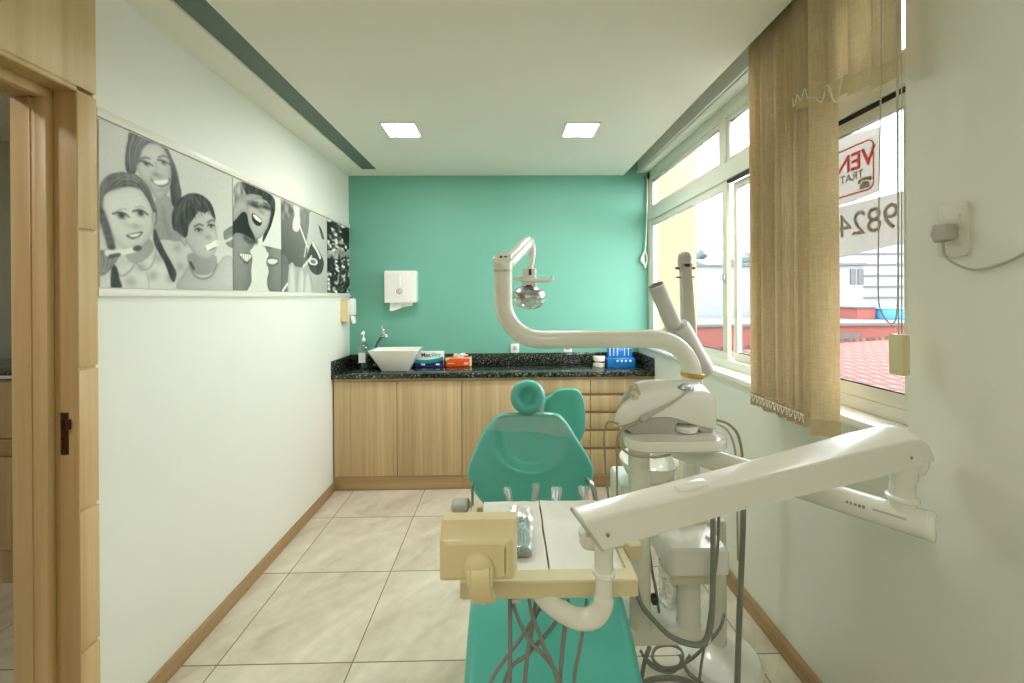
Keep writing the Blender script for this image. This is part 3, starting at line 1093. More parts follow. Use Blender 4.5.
t = thing('sale_sign', 'white sign with red letters and a telephone symbol outside the near pane', 'sign', (1.50, 1.70, 2.03), 'signs outside the window')
SX = 1.432
bm = B(); prism(bm, [(1.518, 2.026), (1.511, 2.27), (1.643, 2.294), (1.93, 2.30), (1.93, 2.015), (1.643, 2.012)], SX, SX + .002, 'YZ'); obj('sheet', bm, 'banner', t, smooth=0)
bm = B()
o_, i_ = rrect(1.539, 1.91, 2.042, 2.241, .028, 5), rrect(1.544, 1.905, 2.047, 2.236, .024, 5)
R0 = [[(SX - .0008, a, b) for a, b in o_], [(SX - .0008, a, b) for a, b in i_], [(SX + .0028, a, b) for a, b in i_], [(SX + .0028, a, b) for a, b in o_]]
R0.append(R0[0])
rings(bm, R0, False, False)
obj('border', bm, 'sign_red', t)
bm = text_bm('VEN', .100, .0012, to_sign(1.628, 2.172, SX + .001), True); obj('lettering', bm, 'sign_red', t, smooth=0)
bm = text_bm('TRAT', .046, .0016, to_sign(1.642, 2.114, SX + .001)); obj('small_lettering', bm, 'sign_grey', t, smooth=0)
bm = B()
cy_, cz_ = 1.580, 2.068
def ph(poly): prism(bm, [(cy_ + a, cz_ + b) for a, b in poly], SX - .0008, SX + .0028, 'YZ')
ph([(-.023, -.014), (.023, -.014), (.019, .004), (.010, .012), (-.010, .012), (-.019, .004)])
ph([(-.032, .013), (-.028, .025), (0, .030), (.028, .025), (.032, .013), (.021, .009), (.017, .017), (-.017, .017), (-.021, .009)])
obj('telephone_symbol', bm, 'sign_grey', t)
t = thing('number_sign', 'white sign with large grey numerals outside the near pane', 'sign', (SX, 1.62, 1.80), 'signs outside the window')
bm = B(); prism(bm, [(1.425, 1.817), (1.421, 2.002), (1.93, 2.010), (1.93, 1.768)], SX, SX + .002, 'YZ'); obj('sheet', bm, 'banner', t, smooth=0)
bm = text_bm('9824', .136, .0012, to_sign(1.575, 1.915, SX + .001)); obj('lettering', bm, 'sign_grey', t, smooth=0)

bm = B(); box(bm, 1.6, 60, -30, 60, -3.4, -3.2)
struct('ground', bm, 'ext_ground')
bm = B(); box(bm, 1.42, 2.150, 4.5, 9.0, -3.2, 7.0)
t = thing('cream_building_wing', 'cream rendered wing of the building outside the far end of the window', 'building', (1.9, 5, -3.2))
obj('wall', bm, 'ext_cream', t)
bm = B(); box(bm, 1.42, 2.17, 4.48, 9.0, 6.9, 7.05); obj('coping', bm, 'ext_cream', t)

t = thing('red_house', 'red rendered house with a terracotta tiled roof below the window', 'house', (9, 9, -3.2))
bm = B()
R4 = [Vector(p) for p in ((4.073, 8.395, 0.450), (10.865, 10.717, 0.450), (6.176, 5.389, 0.050), (4.243, 8.751, 0.050))]
q = [R4[0] + (R4[0] - R4[1]) * .02, R4[1] + (R4[1] - R4[0]) * .25, R4[2], R4[3] + (R4[3] - R4[2]) * .02]
top = [p + Vector((0, 0, .08)) for p in q]
rings(bm, [q, top])
obj('roof', bm, 'ext_tiles', t)
bm = B()
a, b = q[3] + Vector((.1, .25, -.03)), q[2] + Vector((-.1, .3, -.03))
c, d = q[1] + Vector((-.1, -.1, -.05)), q[0] + Vector((.1, -.1, -.05))
rings(bm, [[Vector((p.x, p.y, -3.2)) for p in (a, b, c, d)], [a, b, c, d]])
obj('wall', bm, 'ext_red', t)

t = thing('red_flat_roofed_house', 'red rendered house with a grey flat roof, behind the tiled roof', 'house', (9, 13, -3.2))
bm = B(); box(bm, 5.2, 17, 12.5, 17, -3.2, .66); obj('wall', bm, 'ext_red', t)
bm = B(); box(bm, 5.1, 17.1, 12.4, 17.1, .66, .74); obj('roof', bm, 'ext_grey', t)
bm = B()
p0 = Vector((10.850, 12.500, -0.014))
box(bm, 10.3, 11.1, 12.46, 12.52, .02, .42); obj('window', bm, 'ext_grey', t)
t = thing('water_tank', 'blue water tank on the grey flat roof', 'tank', (13.95, 14.4, .74))
bm = B(); lathe(bm, [(.44, 0), (.46, .06), (.43, .34), (.45, .35), (.45, .38), (.2, .45), (0, .46)], (13.95, 14.4, .741)); obj('body', bm, 'ext_blue', t)
t = thing('roof_hut', 'small red hut on the grey flat roof', 'hut', (13.0, 14.6, .74))
bm = B(); box(bm, 12.75, 13.4, 14.4, 15.2, .74, 1.14); obj('wall', bm, 'ext_red', t)
bm = B(); box(bm, 12.7, 13.45, 14.35, 15.25, 1.14, 1.19); obj('roof', bm, 'ext_grey', t)

t = thing('white_building', 'long white rendered building across the street', 'building', (11, 20, -3.2))
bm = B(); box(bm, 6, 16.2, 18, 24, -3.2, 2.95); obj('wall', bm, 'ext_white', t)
bm = B(); box(bm, 5.9, 16.3, 17.9, 24.1, 2.95, 3.05); obj('coping', bm, 'ext_grey', t)
bm = B()
for k in range(2):
    box(bm, 15.6 + k * .35, 15.85 + k * .35, 17.96, 18.02, 2.1, 2.8)
obj('window', bm, 'ext_grey', t)
t = thing('striped_building', 'pale building with thin horizontal floor lines, right of the long white one', 'building', (21, 22, -3.2))
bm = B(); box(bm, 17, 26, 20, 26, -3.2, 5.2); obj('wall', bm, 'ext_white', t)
bm = B()
for k in range(8):
    box(bm, 16.98, 26.02, 19.95, 20.02, .9 + k * .55, .97 + k * .55)
obj('floor_line', bm, 'ext_grey', t)
random.seed(5)
for k, (tx, lab) in enumerate(((15.2, 'hazy treetops on the skyline left of the open sky'), (21.5, 'hazy treetops on the skyline right of the other treetops'))):
    t = thing('tree', lab, 'tree', (tx, 34, -3.2), 'trees on the skyline')
    bm = B()
    for j in range(26):
        r = random.uniform(.5, .95)
        m = Matrix.Translation((tx + random.gauss(0, .9), 34 + random.gauss(0, .7), 3.6 + random.uniform(-2.2, 1.6))) @ Matrix.Diagonal((r, r, r * .8, 1))
        bmesh.ops.create_icosphere(bm, subdivisions=2, radius=1, matrix=m)
    for v in bm.verts:
        v.co += Vector((random.uniform(-.12, .12), random.uniform(-.12, .12), random.uniform(-.12, .12)))
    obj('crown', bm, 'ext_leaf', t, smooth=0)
    bm = B(); tube(bm, [(tx, 34, -3.2), (tx, 34, 2.5)], [.3, .16], seg=8); obj('trunk', bm, 'ext_grey', t)

# ------------------------------------------------------------------ dental chair
CX = .125
t = thing('dental_chair', 'teal upholstered dental chair in the middle of the room', 'dental chair', (CX, 1.6, 0))
BO = Vector((.115, 1.86, .62)); BV = Vector((0, .33, .944)).normalized(); BU = Vector((1, 0, 0)); BN = Vector((0, -.944, .33)).normalized()
def on_back(u, v, w):
    return BO + BU * u + BV * v + BN * w
out = [(-.305, .185), (-.282, .264), (-.245, .346), (-.206, .406), (-.167, .448), (-.122, .46), (-.007, .462), (.108, .46), (.155, .447), (.195, .402),
       (.235, .336), (.275, .267), (.304, .208), (.306, .175), (.288, .125), (.262, .074), (.225, .03), (.15, -.02), (-.008, -.04), (-.15, -.02), (-.21, .03), (-.262, .09), (-.292, .14)]
def smooth_closed(P, n=6):
    R = []
    m = len(P)
    for i in range(m):
        a, b, c, d = [Vector((*P[(i + k) % m], 0)) for k in (-1, 0, 1, 2)]
        for k in range(n):
            s = k / n
            R.append(.5 * ((2 * b) + (c - a) * s + (2 * a - 5 * b + 4 * c - d) * s * s + (3 * b - a - 3 * c + d) * s ** 3))
    return [(p.x, p.y) for p in R]
OUT = smooth_closed(out, 5)
def sstep(a, b, x):
    x = max(0, min(1, (x - a) / (b - a)))
    return x * x * (3 - 2 * x)
cu, cv = 0.0, .24
def front(u, v):
    """cushion face: scooped middle bounded by a U-shaped roll"""
    # U curve: half width .15 at the top, closing at v=.2
    d = .0
    w = .165
    uc = u - .005
    if v > .34:
        e = (w - abs(uc)) / .03
    else:
        e = (1 - math.hypot(uc / w, (v - .34) / .14)) * w / .03 * .8
    k = 1 - .75 * sstep(.0, .16, u)
    return -.013 * sstep(-.8, 1.0, e) * (.45 + .55 * k) + .005 * k * math.exp(-((e + .6) / .7) ** 2)
bm = B()
rs = []
TH = .085
for s, w in ((.02, -TH), (.6, -TH), (.88, -TH * .95), (.97, -TH * .75), (1.0, -TH * .5), (.998, -TH * .3), (.985, -.012), (.965, -.004), (.94, 0)):
    rs.append([on_back(cu + (a - cu) * s, cv + (b - cv) * s, w) for a, b in OUT])
for k in range(1, 30):
    s = .94 * (1 - k / 30)
    rs.append([on_back(cu + (a - cu) * s, cv + (b - cv) * s, front(cu + (a - cu) * s, cv + (b - cv) * s) + .006 * (1 - s)) for a, b in OUT])
rings(bm, rs)
obj('backrest', bm, 'teal', t, smooth=60)
# headrest: round cushion with a dimple, on two short posts
hc = on_back(-.006, .534, .01)
bm = B()
prof = [(0, -.05), (.06, -.048), (.083, -.03), (.0885, 0), (.085, .02), (.074, .036), (.058, .042), (.045, .034), (.032, .016), (.018, .004), (0, .0)]
lathe(bm, prof, hc, BN, 40, 1.0, .98)
hr = obj('headrest', bm, 'teal', t, smooth=60)
bm = B()
for du in (-.025, .025):
    tube(bm, [on_back(du - .006, .40, -.06), on_back(du - .006, .52, -.045)], .008)
obj('headrest_post', bm, 'steel', t)
# seat running into the sloping leg rest
path = [(1.98, .60, .25), (1.84, .59, .262), (1.62, .575, .272), (1.47, .555, .278), (1.36, .50, .282), (1.24, .415, .284), (1.12, .34, .284), (1.07, .312, .282), (1.055, .30, .262)]
bm = B()
rs = []
for i, (y, z, hw) in enumerate(path):
    a = path[max(0, i - 1)]; b = path[min(len(path) - 1, i + 1)]
    tv = Vector((0, b[0] - a[0], b[1] - a[1])).normalized()
    nv = Vector((0, tv.z, -tv.y))
    if nv.z < 0: nv = -nv
    th = .095 if i < len(path) - 1 else .06
    sec = []
    for (p, q) in rrect(-hw, hw, -th, 0, .035, 6):
        crown = .010 * (1 - (p / hw) ** 2) if q > -.03 else 0
        dip = -.012 * math.exp(-(p / .035) ** 2) if (q > -.03 and i > 2) else 0
        sec.append(Vector((CX + .018 + p, y, z)) + nv * (q + crown))
    # refine the top side so that the crown shows
    rs.append(sec)
rings(bm, rs)
obj('seat', bm, 'teal', t, smooth=60)
bm = B()
box(bm, CX - .14, CX + .17, 1.42, 1.98, .36, .50, .02)
box(bm, CX - .10, CX + .13, 1.52, 1.86, .05, .37, .03)
box(bm, CX - .19, CX + .22, 1.38, 2.1, .0005, .055, .02, 3)
obj('base', bm, 'cream_metal', t)
bm = B()
prism(bm, [(1.80, .50), (2.0, .56), (2.06, .92), (2.0, .95), (1.90, .62)], CX - .07, CX + .07, 'YZ', .006)
obj('back_hinge', bm, 'grey_plastic', t)
bm = B(); box(bm, -.245, -.165, 1.745, 1.82, .690, .735, .018, 3); obj('armrest', bm, 'grey_plastic', t)
bm = B()
prism(bm, [(1.72, .50), (1.80, .50), (1.82, .81), (1.75, .81)], -.156, -.148, 'YZ', .003)
tube(bm, [(-.15, 1.785, .712), (-.19, 1.785, .712)], .012, seg=10)
obj('armrest_bracket', bm, 'steel', t)
bm = B()
tube(bm, [(.385, 1.76, .50), (.392, 1.77, .66), (.392, 1.79, .745), (.383, 1.82, .78), (.37, 1.86, .785)], .011, seg=10, smooth=5)
obj('armrest_bracket', bm, 'steel', t)

# cling film over the top of the backrest
bm = B()
rs = []
n = 26
for j in range(9):
    f_ = j / 8
    row = []
    for k in range(n + 1):
        u = k / n
        vb = .383 - .042 * u - .005 * math.sin(u * 9)
        vt = .452 - .0 * u
        v = vb + (vt - vb) * f_
        # outline half-widths at this height
        L = -.16 - (.46 - v) * .62
        R_ = .150 + (.46 - v) * .62
        uu = L + (R_ - L) * u
        row.append(on_back(uu, v, .0065 + front(uu, v) * .25 + .0012 * math.sin(u * 40 + v * 90) * math.sin(v * 60)))
    rs.append(row)
rings(bm, rs, False, False, closed=False)
o = obj('plastic_film', bm, 'film', None, smooth=80)
tag(o, 'clear film wrapped over the top of the teal backrest', 'plastic film')

# ------------------------------------------------------------------ stool behind the chair
sx_, sy_ = .34, 2.62
t = thing('assistant_stool', 'teal stool with a rounded paddle back behind the dental chair', 'stool', (sx_, sy_, 0))
bm = B()
by = 2.50
ow = [(-.14, -.14), (-.125, -.22), (-.06, -.25), (.06, -.25), (.115, -.20), (.135, -.10), (.128, .02), (.105, .085), (.07, .108), (.0, .108), (-.04, .10), (-.085, .07), (-.12, .03)]
O2 = smooth_closed(ow, 5)
rs = []
for s, w in ((.02, .055), (.8, .055), (.95, .05), (1.0, .035), (1.0, .018), (.975, .004), (.94, 0), (.5, .004), (.02, .006)):
    rs.append([(sx_ + .02 + a * s, by + w, .945 + b * s) for a, b in O2])
rings(bm, rs)
obj('backrest', bm, 'teal_stool', t, smooth=60)
bm = B(); lathe(bm, [(.17, .44), (.185, .455), (.188, .48), (.178, .505), (.14, .515), (0, .512)], (sx_, 2.78, 0), seg=40); obj('seat', bm, 'teal_stool', t, smooth=60)
bm = B()
tube(bm, [(sx_ + .02, by + .06, .86), (sx_ + .02, by + .075, .60), (sx_ + .01, by + .13, .455), (sx_, 2.78, .44)], .014, smooth=6)
obj('back_support', bm, 'steel', t)
bm = B(); lathe(bm, [(.03, .09), (.03, .26), (.018, .265), (.018, .44)], (sx_, 2.78, 0)); obj('column', bm, 'chrome', t)
for k in range(5):
    a = 2 * PI * k / 5 + .3
    bm = B()
    d = Vector((math.cos(a), math.sin(a), 0))
    c0 = Vector((sx_, 2.78, 0))
    tube(bm, [c0 + Vector((0, 0, .11)), c0 + d * .14 + Vector((0, 0, .095)), c0 + d * .25 + Vector((0, 0, .07))], [.022, .018, .014], seg=10)
    lg = obj('leg', bm, 'dark', t)
    bm = B(); e = c0 + d * .25
    lathe(bm, [(.018, -.016), (.026, -.01), (.026, .01), (.018, .016)], (e.x, e.y, .0275), (-d.y, d.x, 0), 16)
    tube(bm, [e + Vector((0, 0, .03)), e + Vector((0, 0, .065))], .007, seg=8)
    obj('caster', bm, 'black', lg)

# ------------------------------------------------------------------ dental unit: stand, cuspidor, shelf, pipe
UC = Vector((.793, 1.72, 0))        # main column
t = thing('dental_unit', 'cream dental unit with cuspidor, shelf and horizontal pipe right of the chair', 'dental unit', (.70, 1.62, 0))
bm = B()
prism(bm, [(.36, 1.575), (.80, 1.575), (.83, 1.62), (.83, 1.70), (.79, 1.745), (.36, 1.745)], .252, .318, 'XY', .008, 3)
box(bm, .30, .40, 1.58, 1.74, .26, .31, .005)
obj('base_beam', bm, 'white_plastic', t)
bm = B(); lathe(bm, [(.043, .318), (.043, .33), (.041, .34), (.041, 1.05), (.043, 1.059)], (.528, 1.60, 0)); obj('front_post', bm, 'cream_metal', t)
bm = B()
lathe(bm, [(.048, .319), (.044, .33), (.043, .52)], (.725, 1.605, 0))
obj('lower_post', bm, 'cream_metal', t)
bm = B(); prism(bm, rrect(.635, .815, 1.535, 1.73, .012, 4), .52, .585, 'XY', .004); obj('filter_tray', bm, 'cream_soft', t)
bm = B()
# housing: flared box, rounded
rs = []
for z, e, r in ((.585, -.006, .02), (.588, 0, .022), (.66, .0, .022), (.675, -.003, .022), (.683, -.012, .018)):
    rs.append([(x, y, z) for x, y in rrect(.605 - e, .835 + e, 1.49 - e, 1.775 + e, r, 4)])
rings(bm, rs)
obj('suction_housing', bm, 'white_plastic', t)
bm = B(); lathe(bm, [(.07, .683), (.066, .70), (.052, .73), (.042, .76), (.034, .775)], (UC.x, UC.y, 0)); obj('column_collar', bm, 'cream_soft', t)
bm = B(); lathe(bm, [(.033, .74), (.033, 1.06)], (UC.x, UC.y, 0)); obj('column', bm, 'cream_metal', t)
bm = B(); lathe(bm, [(.0, .0), (.016, 0), (.016, .005), (.012, .012), (0, .012)], (.79, 1.56, .6825)); obj('drain_cap', bm, 'white_plastic', t)
# shelf
bm = B()
def shelf_ring(z, e, base=((.432, 1.45), (.825, 1.45), (.845, 1.79), (.50, 1.79)), rad=(.07, .07, .05, .06)):
    """rounded quadrilateral inset by e"""
    c = Vector((sum(b[0] for b in base) / 4, sum(b[1] for b in base) / 4, 0))
    out_ = []
    n_ = len(base)
    for i_ in range(n_):
        a_, b_, d_ = (Vector((*base[(i_ + k) % n_], 0)) for k in (-1, 0, 1))
        d1, d2 = (a_ - b_).normalized(), (d_ - b_).normalized()
        ang = d1.angle(d2)
        R_ = rad[i_]
        cen = b_ + (d1 + d2).normalized() * (R_ / math.sin(ang / 2))
        s_ = b_ + d1 * (R_ / math.tan(ang / 2)); e_ = b_ + d2 * (R_ / math.tan(ang / 2))
        v1, v2 = s_ - cen, e_ - cen
        tot = v1.angle(v2)
        for k in range(9):
            w_ = (v1 * math.sin((1 - k / 8) * tot) + v2 * math.sin(k / 8 * tot)) / math.sin(tot)
            q_ = cen + w_
            q_ = q_ + (c - q_).normalized() * e
            out_.append((q_.x, q_.y, z))
    return out_
rings(bm, [shelf_ring(1.058, .010), shelf_ring(1.065, 0), shelf_ring(1.092, 0), shelf_ring(1.100, .006), shelf_ring(1.096, .022)])
obj('shelf', bm, 'white_plastic', t)
bm = B(); box(bm, .66, .74, 1.64, 1.70, 1.02, 1.06, .006); obj('pipe_bracket', bm, 'cream_metal', t)
# pipe to the delivery arm, at constant height
PZ = 0.994
p0, p1 = Vector((.702, 1.675, PZ)), Vector((1.157, 1.089, PZ))
bm = B(); tube(bm, [p0, p1], .039, seg=28)
obj('pipe', bm, 'cream_metal', t)
dv = (p1 - p0).normalized()
bm = B(); lathe(bm, [(.040, 0), (.041, .012), (.038, .017), (0, .019)], p1 - dv * .002, dv); obj('pipe_cap', bm, 'white_plastic', t)
# maker's lettering on the side of the pipe
c_ = p0.lerp(p1, .80)
side = Vector((dv.y, -dv.x, 0))
if side.y > 0: side = -side
nrm = (side * .94 + Vector((0, 0, .34))).normalized()
upv = nrm.cross(dv).normalized()
bm = B()
for k_, (w_, h_) in enumerate(((.006, .007), (.004, .009), (.006, .006), (.007, .008), (.006, .009))):
    box(bm, -.022 + .0095 * k_, -.022 + .0095 * k_ + w_, -h_ / 2, h_ / 2, -.0003, .0004)
bm.transform(basis(c_ + nrm * .0391 - upv * .002, dv, upv, nrm))
obj('worn_print', bm, 'hose', t, smooth=0)
bm = B()
c2 = p0.lerp(p1, .90)
m4 = basis(c2 + nrm * .0391, dv, upv, nrm)
box(bm, -.035, .035, -.003, .003, -.0003, .0004)
bm.transform(m4)
obj('pipe_stripe', bm, 'grey_plastic', t)
bm = B(); lathe(bm, [(.175, .0005), (.178, .012), (.165, .03), (.10, .05), (.05, .065), (.038, .075)], (.945, 1.80, 0), seg=44); obj('foot', bm, 'white_plastic', t)
bm = B(); lathe(bm, [(.034, .07), (.036, .075), (.036, .60), (.030, .615)], (.945, 1.80, 0), seg=24); obj('rear_post', bm, 'cream_metal', t)
bm = B(); box(bm, .80, .95, 1.735, 1.80, .59, .65, .006); obj('post_bracket', bm, 'white_plastic', t)
# cuspidor
bm = B()
box(bm, .505, .765, 1.78, 1.98, .55, .80, .02, 3)
obj('cuspidor_housing', bm, 'white_plastic', t)
bm = B()
bc = Vector((.645, 1.83, .80))
lathe(bm, [(.05, .0), (.07, .006), (.105, .035), (.126, .085), (.129, .092), (.126, .096), (.119, .088), (.09, .04), (.05, .016), (0, .012)], bc + Vector((0, 0, -.002)), (0, -.05, 1), 40)
obj('cuspidor_bowl', bm, 'ceramic', t)
bm = B()
tube(bm, [(.735, 1.80, .79), (.737, 1.80, .87), (.728, 1.805, .905), (.70, 1.81, .925), (.672, 1.815, .915), (.66, 1.815, .895)], [.022, .019, .015, .014, .013, .012], smooth=6)
obj('cup_filler', bm, 'white_plastic', t)
bm = B()
rs = []
for k in range(13):
    rs.append((.034 + (.003 if k % 2 else 0), .36 + .015 * k))
lathe(bm, [(0, .355)] + rs + [(.03, .55), (.015, .56), (.015, .585)], (.662, 1.655, 0), seg=24)
obj('water_bottle', bm, 'bag', t)
bm = B(); lathe(bm, [(.01, 0), (.02, .005), (.02, .02), (.012, .026)], (.568, 1.59, .43), (1, -.2, 0), 14); obj('knob', bm, 'dark', t)
# hoses of the unit
def hose(parent, name, pts, r, mat='hose', seg=10, sm=8):
    bm = B(); tube(bm, pts, r, seg=seg, smooth=sm)
    return obj(name, bm, mat, parent, smooth=80)
hose(t, 'hose', [(0.503, 1.570, 0.499), (0.505, 1.530, 0.463), (0.536, 1.500, 0.429), (0.602, 1.470, 0.378), (0.690, 1.460, 0.356), (0.730, 1.460, 0.388), (0.746, 1.460, 0.475), (0.745, 1.450, 0.635), (0.736, 1.430, 0.792), (0.729, 1.420, 0.975)], .0095)
hose(t, 'hose', [(0.775, 1.460, 0.957), (0.770, 1.460, 0.737), (0.775, 1.500, 0.563), (0.761, 1.520, 0.378), (0.751, 1.550, 0.218), (0.753, 1.580, 0.097)], .005)
hose(t, 'hose', [(0.583, 1.660, 0.620), (0.591, 1.640, 0.509), (0.592, 1.600, 0.456), (0.604, 1.600, 0.368)], .006)
hose(t, 'hose', [(0.909, 1.680, 0.291), (0.870, 1.640, 0.266), (0.792, 1.600, 0.233), (0.736, 1.620, 0.156), (0.679, 1.660, 0.088), (0.623, 1.700, 0.065), (0.585, 1.750, 0.064)], .006)
hose(t, 'hose', [(0.755, 1.660, 0.140), (0.717, 1.660, 0.091), (0.646, 1.660, 0.089), (0.604, 1.670, 0.118), (0.635, 1.720, 0.119), (0.712, 1.760, 0.096), (0.752, 1.740, 0.091), (0.739, 1.700, 0.084), (0.679, 1.660, 0.071), (0.599, 1.670, 0.085), (0.560, 1.700, 0.130)], .006)
hose(t, 'hose', [(0.602, 1.700, 0.146), (0.574, 1.680, 0.105), (0.556, 1.680, 0.005), (0.577, 1.680, -0.021)], .009)
hose(t, 'hose', [(0.552, 1.680, 0.005), (0.617, 1.685, 0.020), (0.704, 1.690, 0.017), (0.767, 1.670, 0.014), (0.785, 1.655, -0.001)], .010)
hose(t, 'hose', [(0.747, 1.740, 0.069), (0.755, 1.680, 0.051), (0.804, 1.660, 0.019)], .008)

# ------------------------------------------------------------------ delivery arm with tray
t = thing('delivery_arm', 'cream balanced arm carrying the ivory instrument tray over the chair', 'dental arm', (.1, 1.1, .915))

bA, bB = Vector((.205, .90, 0)), Vector((1.126, 1.130, 0))
ad = (bB - bA); AL = ad.length; ad.normalize()
aw = Vector((-ad.y, ad.x, 0))       # away from the viewer
def arm_pt(s, z, w):
    return bA + ad * s + aw * w + Vector((0, 0, z))
# beam sections: (s at bottom, s at top, z bottom, z of the front shoulder, z of the back shoulder)
SEC = [(-.004, -.050, 1.080, 1.150, 1.153), (.40, .40, 1.118, 1.188, 1.199), (.80, .78, 1.137, 1.218, 1.244), (.95, .93, 1.150, 1.229, 1.254), (1.0, .985, 1.154, 1.224, 1.243), (1.02, 1.008, 1.1555, 1.205, 1.214), (1.03, 1.020, 1.157, 1.178, 1.18)]
HW = .030
bm = B()
rs = []
for sb, st, zb, zf, zt in SEC:
    r_ = .008
    rs.append([arm_pt(sb, zb, -HW), arm_pt(sb + (st - sb) * .5, (zb + zf) / 2, -HW), arm_pt(st, zf - r_ * .8, -HW), arm_pt(st, zf - r_ * .25, -HW + r_ * .3), arm_pt(st, zf, -HW + r_),
               arm_pt(st, zt - .003, HW - r_), arm_pt(st, zt - r_ * .35, HW - r_ * .3), arm_pt(st, zt - r_, HW), arm_pt(sb, zb, HW)])
rings(bm, rs)
obj('beam', bm, 'cream_metal', t, smooth=22)
# end plate, screws, access cover
bm = B()
ep = [(-.008, 1.0805, -.0025), (-.004, 1.0785, .0)]
def endsec(ds, g):
    sb, st, zb, zf, zt = SEC[0]
    return [arm_pt(sb + ds, zb - g, -HW - g), arm_pt(st + ds, zf - .004, -HW - g), arm_pt(st + ds, zf + g, -HW + .006), arm_pt(st + ds, zt + g, HW - .006), arm_pt(st + ds, zt - .006, HW + g), arm_pt(sb + ds, zb - g, HW + g)]
rings(bm, [endsec(-.008, -.003), endsec(-.006, .0008), endsec(.001, .0008)])
obj('end_plate', bm, 'grey_plastic', t)
for s_, z_ in ((.006, 1.112), (.935, 1.178)):
    bm = B(); lathe(bm, [(.0045, 0), (.0045, .002), (.003, .0025), (.0025, .0012), (0, .0012)], arm_pt(s_, z_, -HW - .0005), -aw, 12); obj('screw', bm, 'steel', t)
bm = B()
c_ = arm_pt(.30, 0, 0)
za = 1.108 + .07 + .30 * .086 / .86
sl = Vector((ad.x, ad.y, .09)).normalized()
nn = (Vector((0, 0, 1)) - aw * .16); nn = (nn - sl * nn.dot(sl)).normalized()
ww = nn.cross(sl)
rr_ = rrect(-.042, .042, -.014, .014, .012, 6)
zc_ = arm_pt(.24, 1.1775 + .0, -.004)
rings(bm, [[zc_ + sl * a + ww * b for a, b in rr_], [zc_ + sl * a + ww * b + nn * .003 for a, b in rr_], [zc_ + sl * a * .96 + ww * b * .9 + nn * .0042 for a, b in rr_]])
obj('access_cover', bm, 'white_plastic', t)
# left knuckle and bent tube down to the tray
L0 = arm_pt(.012, 0, 0)
bm = B()
lathe(bm, [(.010, 1.052), (.019, 1.055), (.024, 1.063), (.026, 1.075), (.026, 1.09)], (L0.x - .026, L0.y + .024, 0), seg=20)
lathe(bm, [(.0205, 1.0), (.0205, 1.062), (.025, 1.073), (.025, 1.095)], (L0.x, L0.y, 0), seg=24)
lathe(bm, [(.010, 1.058), (.019, 1.062), (.024, 1.069), (.026, 1.08), (.026, 1.095)], (L0.x + .034, L0.y + .02, 0), seg=20)
obj('knuckle', bm, 'cream_metal', t)
bm = B()
pp = catmull([(L0.x, L0.y, 1.02), (L0.x, L0.y, .965), (L0.x - .004, L0.y + .002, .930), (L0.x - .022, L0.y + .008, .903), (L0.x - .055, L0.y + .02, .891), (L0.x - .085, L0.y + .035, .893), (L0.x - .115, L0.y + .055, .901), (.075, .99, .911)], 6)
tube(bm, pp, [.0195] * 8 + [.0225] * (len(pp) - 14) + [.0235] * 6, seg=22)
obj('bent_tube', bm, 'cream_metal', t)
bm = B(); lathe(bm, [(.0225, 1.005), (.0255, 1.008), (.0255, 1.014), (.0225, 1.017)], (L0.x, L0.y, 0), seg=24); obj('collar', bm, 'white_plastic', t)
# right knuckle on the pipe
R0_ = Vector((1.126, 1.130, 0))
bm = B()
lathe(bm, [(.031, .99), (.031, 1.045), (.034, 1.047), (.034, 1.054), (.029, 1.057), (.029, 1.10), (.034, 1.108), (.034, 1.15)], (R0_.x, R0_.y, 0), seg=26)
lathe(bm, [(.012, 1.108), (.026, 1.12), (.034, 1.14), (.035, 1.165)], (R0_.x + .042, R0_.y + .012, 0), seg=20)
obj('knuckle', bm, 'cream_metal', t)
bm = B(); lathe(bm, [(.034, 1.046), (.0375, 1.048), (.0375, 1.056), (.034, 1.058)], (R0_.x, R0_.y, 0), seg=26); obj('collar', bm, 'white_plastic', t)
# tray
TX0, TX1, TY0, TY1, TZ = -.113, .312, .95, 1.31, .958
bm = B()
def tr(x0, x1, y0, y1, z, r):
    return [(x, y, z) for x, y in rrect(x0, x1, y0, y1, r, 4)]
rings(bm, [tr(TX0 + .004, TX1 - .004, TY0 + .004, TY1 - .004, .916, .006), tr(TX0, TX1, TY0, TY1, .919, .008), tr(TX0, TX1, TY0, TY1, TZ - .003, .008), tr(TX0 + .003, TX1 - .003, TY0 + .003, TY1 - .003, TZ, .006),
           tr(TX0 + .018, TX1 - .018, TY0 + .042, TY1 - .02, TZ, .006), tr(TX0 + .020, TX1 - .020, TY0 + .044, TY1 - .022, TZ - .018, .005)])
obj('tray', bm, 'ivory_dark', t)
bm = B(); box(bm, .01, .03, TY0 - .002, TY0 + .02, .909, .917, .001); box(bm, .10, .16, 1.0, 1.04, .90, .917, .002); obj('tray_bracket', bm, 'grey_plastic', t)
bm = B()
prism(bm, rrect(.313, .350, 1.035, 1.085, .008, 3), .945, .985, 'XY', .006)
obj('side_hook', bm, 'ivory_dark', t)
